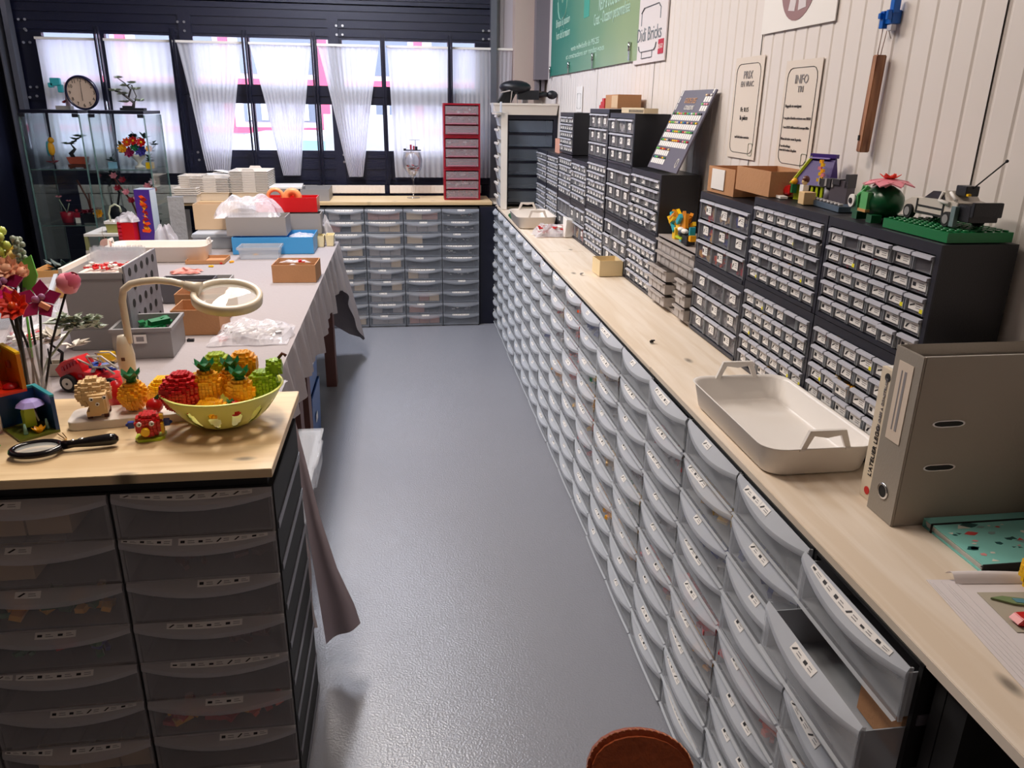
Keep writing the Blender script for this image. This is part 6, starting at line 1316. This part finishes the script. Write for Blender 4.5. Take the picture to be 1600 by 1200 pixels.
MB().tube([(-.02, 0, 0), (-.02, 0, .07)], .020, 12).cbox((.03, 0, .05), (.07, .04, .10)).ob('tower', mat('tower_grey', (92, 86, 96), .45), t)
MB().cbox((-.045, 0, .085), (.02, .03, .03)).cbox((-.015, -.01, .088), (.024, .03, .032)).cbox((.06, 0, .10), (.014, .04, .05)).cbox((.02, -.01, .095), (.03, .03, .02)).ob('battlement', mat('dark_bluish_grey', (62, 60, 66), .45), t); MB().cbox((-.06, -.014, .09), (.006, .006, .026)).cbox((-.022, -.024, .09), (.008, .006, .028)).cbox((.004, -.020, .088), (.006, .006, .028)).ob('pale_bar', GREYL, t)
t = thing('toy_scenery', 'dark blue-grey toy base with pale studs before the tower ruin', 'toy', (1.03, 1.79, 1.379), radians(-95)); MB().cbox((0, 0, .006), (.19, .05, .012)).ob('plate', mat('blue_grey', (70, 86, 104), .4), t)
p = MB()
for k in range(9): p.tube([(-.08 + k * .02, -.015, .012), (-.08 + k * .02, -.015, .018)], .006, 8)
p.ob('stud', GREYL, t, kind='stuff')
t = thing('toy_motorbike', 'red toy scooter with a green rider on the cabinet row', 'toy', (1.02, 2.035 - .05, 1.379), radians(-100)); MB().ball((-.02, 0, .018), (.03, .012, .014), 10).cbox((.006, 0, .024), (.02, .014, .02)).ob('body', RED, t); MB().cbox((.026, 0, .028), (.014, .012, .022)).ob('rider', GREEN, t); MB().ball((.026, 0, .046), .009, 8).ob('head', ORG, t); MB().cbox((-.0, -.02, .003), (.04, .02, .006)).ob('plate', CARD, t)
t = thing('minifigure', 'tiny toy figure in white with brown hair before the lime house', 'toy', (1.005, 1.885, 1.379), radians(-95)); MB().cbox((0, 0, .012), (.022, .012, .024)).ob('legs', TAN, t); MB().cbox((0, 0, .034), (.022, .014, .020)).ob('body', CARD, t); MB().ball((0, 0, .052), .0085, 8).ob('head', TAN, t); MB().ball((0, .002, .057), .0100, 8).ob('hair', BROWN, t)
t = thing('toy_block', 'cream block beside the tiny figure before the lime house', 'toy brick', (1.000, 1.855, 1.379), radians(-95)); MB().cbox((0, 0, .015), (.035, .03, .03)).ob('block', TAN, t, bev=.001)
# green plant toy
t = thing('toy_flower_creature', 'round green brick toy carrying a pink flower, beside the silver toy car', 'toy', (1.015, 1.560, 1.379), radians(-95))
DG = mat('dark_green_plastic', (14, 84, 48), .3)
MB().ball((0, 0, .040), (.052, .040, .036), 14).cbox((-.055, -.005, .028), (.045, .050, .036)).ob('body', DG, t, bev=0)
for x in (-.035, .03): MB().cbox((x, -.03, .008), (.022, .022, .016)).ob('foot', DG, t); MB().cbox((x, .03, .008), (.022, .022, .016)).ob('foot', DG, t)
MB().cbox((.0, -.038, .042), (.030, .010, .036)).ob('panel', mat('bright_green', (84, 170, 96), .3), t); MB().cbox((.0, -.040, .022), (.034, .010, .006)).ob('strip', mat('tan_orange', (200, 150, 90), .4), t)
MB().tube([(-.075, -.028, .034), (-.075, -.034, .034)], .014, 16).tube([(-.075, -.0345, .034), (-.075, -.037, .034)], .006, 12, 1).ob('round_lamp', [CARD, BLACKM], t)
MB().tube([(-.08, -.01, .045), (-.05, -.02, .070), (-.01, -.025, .062)], .004, 6).tube([(-.03, -.036, .02), (-.035, -.038, .05), (-.005, -.036, .068)], .004, 6).ob('leaf_rib', mat('bright_green', (84, 170, 96), .3), t)
flower(t, Vector((.01, 0, .088)), .056, PINK, petals=8, R=Matrix.Diagonal((1, 1, -.55))); flower(t, Vector((.012, 0, .088)), .022, mat('coral_red', (230, 70, 50), .35), petals=6)
# silver toy car on green baseplate
t = thing('baseplate', 'green studded baseplate on the cabinet top under the silver toy car', 'toy base', (1.030, 1.373, 1.379)); MB().box(-.065, .065, -.100, .098, 0, .018).ob('plate', mat('baseplate_green', (12, 120, 66), .35), t)
p = MB()
for i_ in range(8):
    for j_ in range(12): p.tube([(-.056 + i_ * .016, -.09 + j_ * .016, .018), (-.056 + i_ * .016, -.09 + j_ * .016, .021)], .005, 8, 0, True)
p.ob('stud', mat('baseplate_green', (12, 120, 66), .35), t, kind='stuff')
t = thing('toy_car', 'silver-grey wedge-shaped brick toy car with black rear boxes and an aerial rod', 'toy car', (1.035, 1.385, 1.4005), radians(-92))
SG = mat('car_silver_grey', (206, 198, 188), .4)
MB().prism([(-.092, .016), (-.092, .030), (-.07, .040), (-.035, .042), (-.005, .058), (.03, .062), (.05, .046), (.072, .044), (.074, .014), (-.085, .010)], -.030, .030, 'Y').ob('body', SG, t, bev=.001)
MB().prism([(-.028, .044), (-.004, .0585), (.026, .0600), (.036, .046)], -.0306, .0306, 'Y').ob('side_window', mat('smoke_plastic', (50, 46, 54), .2), t)
MB().box(-.045, .032, -.0312, -.0302, .026, .029).box(-.045, .032, -.0312, -.0302, .013, .017).box(-.050, -.046, -.0312, -.0302, .013, .040).box(.032, .036, -.0312, -.0302, .013, .044).ob('black_line', BLACKM, t)
for x in (-.068, .054):
    for s in (-1, 1): wq = MB().tube([(x, s * .025, .013), (x, s * .036, .013)], .0135, 18).ob('wheel', BLACKM, t); MB().tube([(x, s * .0362, .013), (x, s * .037, .013)], .0085, 14).ob('hub', GREYP, wq)
MB().cbox((.090, 0, .028), (.036, .056, .030)).cbox((.112, 0, .036), (.010, .056, .026)).cbox((.050, 0, .064), (.030, .026, .018)).ob('rear_box', BLACK, t, bev=.001)
MB().tube([(.028, -.030, .060), (.022, -.032, .044), (.052, -.032, .040)], .004, 6).tube([(.04, -.025, .06), (.066, -.03, .048)], .003, 6).ob('pale_pipe', CARD, t)
MB().cbox((.072, -.032, .020), (.012, .008, .036)).ob('sand_blue_part', mat('sand_blue', (110, 130, 134), .4), t); MB().cbox((.070, -.01, .058), (.006, .006, .004)).ob('yellow_stud', YEL, t)
MB().tube([(.06, 0, .066), (.135, 0, .122)], .0013, 6).ball((.135, 0, .122), .003, 6).ob('aerial', INK, t)
# toys on the organiser
t = thing('toy_dragon', 'orange and turquoise spiky brick creature on the grey organiser', 'toy', (.985, 2.70, 1.154), radians(-90)); p = MB(); r = random.Random(6)
for k in range(22):
    a = Matrix.Rotation(r.uniform(-1.2, 1.2), 3, 'Y') @ Matrix.Rotation(r.uniform(-.5, .5), 3, 'X'); p.cbox((r.uniform(-.12, .06), r.uniform(-.03, .03), r.uniform(.04, .085)), (r.uniform(.02, .05), .012, r.uniform(.008, .018)), r.choice((0, 0, 1, 2)), a)
p.prism([(.0, .03), (.07, .05), (.06, .10), (.045, .085), (.03, .105), (.02, .08), (-.01, .07)], -.006, .006, 'Y', 0); p.cbox((-.02, 0, .02), (.03, .03, .04), 2).cbox((.04, 0, .02), (.02, .02, .04), 1)
p.ob('body', [mat('bright_orange_amber', (222, 140, 20), .35), mat('turquoise', (50, 170, 190), .35), YEL], t)
t = thing('toy_bird', 'black, white and lime brick bird-like toy on the near end of the grey organiser', 'toy', (.975, 2.60, 1.154), radians(-90)); MB().ball((-.03, 0, .032), (.03, .02, .016), 10).cbox((.02, 0, .018), (.05, .03, .030)).ob('body', BLACK, t); MB().ball((-.045, -.006, .044), (.018, .012, .009), 8).ball((.0, -.008, .044), (.020, .012, .009), 8).ob('white_wing', CARD, t); MB().cbox((-.03, -.01, .018), (.06, .02, .006)).ob('lime_edge', LIME, t); MB().cbox((.055, 0, .028), (.02, .02, .02)).cbox((.05, 0, .05), (.008, .02, .03), 1).ob('crest', [ORG, mat('turquoise', (50, 170, 190), .35)], t)

# ================================================================ FAR END OF THE LONG WORKTOP
t = thing('drawer_cabinet', 'dark blue-black cabinet of wide translucent drawers at the far end of the worktop', 'cabinet', (.925, 5.76, BB)); w, h = .385, .64
MB().box(-w / 2, -w / 2 + .03, 0, .30, 0, h).box(w / 2 - .03, w / 2, 0, .30, 0, h).box(-w / 2 + .03, w / 2 - .03, 0, .30, h - .03, h).box(-w / 2 + .03, w / 2 - .03, .29, .30, 0, h - .03).ob('frame', NAVY2, t)
for k in range(6):
    z = h - .03 - (k + 1) * .098; MB().box(-w / 2 + .03, w / 2 - .03, .0, .29, z - .006, z + .006).ob('frame_rail', NAVY2, t)
    MB().box(-w / 2 + .034, w / 2 - .034, .004, .008, z + .010, z + .090).box(-w / 2 + .034, w / 2 - .034, .008, .27, z + .010, z + .013, 0).ob('drawer', mat('slate_drawer_plastic', (120, 132, 150), .3, clear=.6), t)
t = thing('tilt_bin_rack', 'tall stack of white tilt bins facing the aisle beside the dark cabinet', 'rack', (.690, 5.70, BB), -pi / 2)
MB().box(-.10, .10, .035, .045, 0, .655).box(-.10, -.094, 0, .035, 0, .655).box(.094, .10, 0, .035, 0, .655).ob('frame', WHITE, t)
for k in range(7):
    z = .012 + k * .091
    for s in (-1, 1): b = MB(); x0 = -.046 if s < 0 else .046; b.add([(x0 - .042, .03, z), (x0 + .042, .03, z), (x0 + .042, -.004, z + .01), (x0 - .042, -.004, z + .01), (x0 - .042, .03, z + .07), (x0 + .042, .03, z + .07), (x0 + .042, -.022, z + .075), (x0 - .042, -.022, z + .075)], [(0, 1, 2, 3), (3, 2, 6, 7), (0, 3, 7, 4), (1, 5, 6, 2), (0, 4, 5, 1)]).ob('bin', FROST, t); MB().box(x0 - .042, x0 + .042, -.026, -.012, z + .066, z + .080).ob('bin_lip', WHITE, t)
t = thing('tray', 'cream open tray on the dark cabinet at the far end, loaded with dark gear', 'tray', (.885, 5.85, BB + .6405)); MB().crate(.46, .26, .078, .004, .012, rim=.003).ob('body', WHITE2, t)
t = thing('stacked_tray', 'white slotted part-tray beside the gear tray above the tilt bins', 'tray', (.655, 5.60, BB + .656)); MB().box(-.03, .04, -.04, .05, 0, .004).box(-.03, -.025, -.04, .05, .004, .06).box(.03, .035, -.04, .05, .004, .07).ob('body', FROST, t)
t = thing('camera_rig', 'black hand-held gear lying in the cream tray at the far end', 'equipment', (.85, 5.82, BB + .668)); t.scale = (1.15, 1.15, 1.25); MB().ball((-.03, 0, .125), (.10, .07, .038), 14).cbox((.05, 0, .085), (.13, .06, .05)).tube([(.08, 0, .08), (.17, -.01, .09)], .014, 10).ball((.20, -.01, .088), (.035, .028, .024), 10).ob('body', BLACK, t)
MB().bar((-.14, -.03, .015), (-.08, -.02, .10), .03, .04).bar((-.10, -.03, .012), (-.05, -.02, .10), .026, .04).ob('strap', BLACKM, t); MB().bar((-.07, -.05, .01), (-.055, -.05, .12), .006).bar((-.13, -.052, .095), (-.055, -.05, .11), .006).bar((-.025, -.05, .01), (-.020, -.05, .06), .006).ob('buckle_edge', CHROME, t)
t = thing('carton', 'flat reddish carton inside the cream tray under the black gear', 'box', (.96, 5.86, BB + .646)); MB().box(-.10, .11, -.08, .08, 0, .068).ob('box', mat('reddish_carton', (160, 96, 80), .8), t)
t = thing('brick_post', 'small red and white brick post standing behind the black gear', 'toy brick', (.905, 5.945, BB + .646)); MB().box(-.02, .02, -.015, .015, 0, .155).ob('post', CARD, t); MB().box(-.022, .022, -.017, .017, .156, .19).ob('top_brick', RED, t); MB().box(-.035, .03, -.02, .02, .11, .125).ob('red_shelf', RED2, t)

# ================================================================ LEATHER CHAIR, bottom edge
t = thing('chair', 'tan leather chair with stitched back, cut off by the bottom edge', 'chair', (.262, .69, .024), radians(-10)); t.scale = (.78, 1, 1)
def bk(u, v):
    a = -.15 + .30 * u; z = .66 + .19 * v + .045 * (1 - (2 * u - 1) ** 2) ** .6 * v - .06 * (1 - v); return a
pts = []
for k in range(13):
    a = pi * k / 12; pts.append((-.085 * cos(a) * (1 if abs(cos(a)) > .0 else 1), .80 + .065 * sin(a) ** .7))
poly = [(-.10, .58)] + pts + [(.10, .58)]
LM = Matrix.Translation((0, 0, .80)) @ Matrix.Rotation(radians(-32), 4, 'X') @ Matrix.Translation((0, 0, -.80))
b = MB().prism(poly, -.014, .014, 'Y').xf(LM); o = b.ob('backrest', LEATH, t, bev=.007)
p = MB()
for k in range(len(pts) - 1):
    a_, b_ = Vector((pts[k][0], 0, pts[k][1])), Vector((pts[k + 1][0], 0, pts[k + 1][1]))
    for j in range(2):
        c_ = a_.lerp(b_, (j + .5) / 2); n_ = (b_ - a_).normalized(); p.bar(c_ + Vector((0, -.004, .0008)) - n_ * .0025, c_ + Vector((0, -.010, .0004)) + n_ * .0025, .0013, .0013)
p.xf(LM).ob('stitching', THREAD, t, kind='stuff')
MB().ball((0, -.20, .46), (.22, .22, .05), 18).ob('seat', LEATH, t); MB().bar((0, -.02, .44), (0, -.0, .62), .05, .02).ob('back_post', BLACKM, t); MB().tube([(0, -.2, .41), (0, -.2, .10)], .03, 12).ob('column', BLACKM, t)
for k in range(5): a = 2 * pi * k / 5; MB().bar((0, -.2, .09), (.24 * cos(a), -.2 + .24 * sin(a), .05), .03, .03).ob('leg', BLACKM, t)
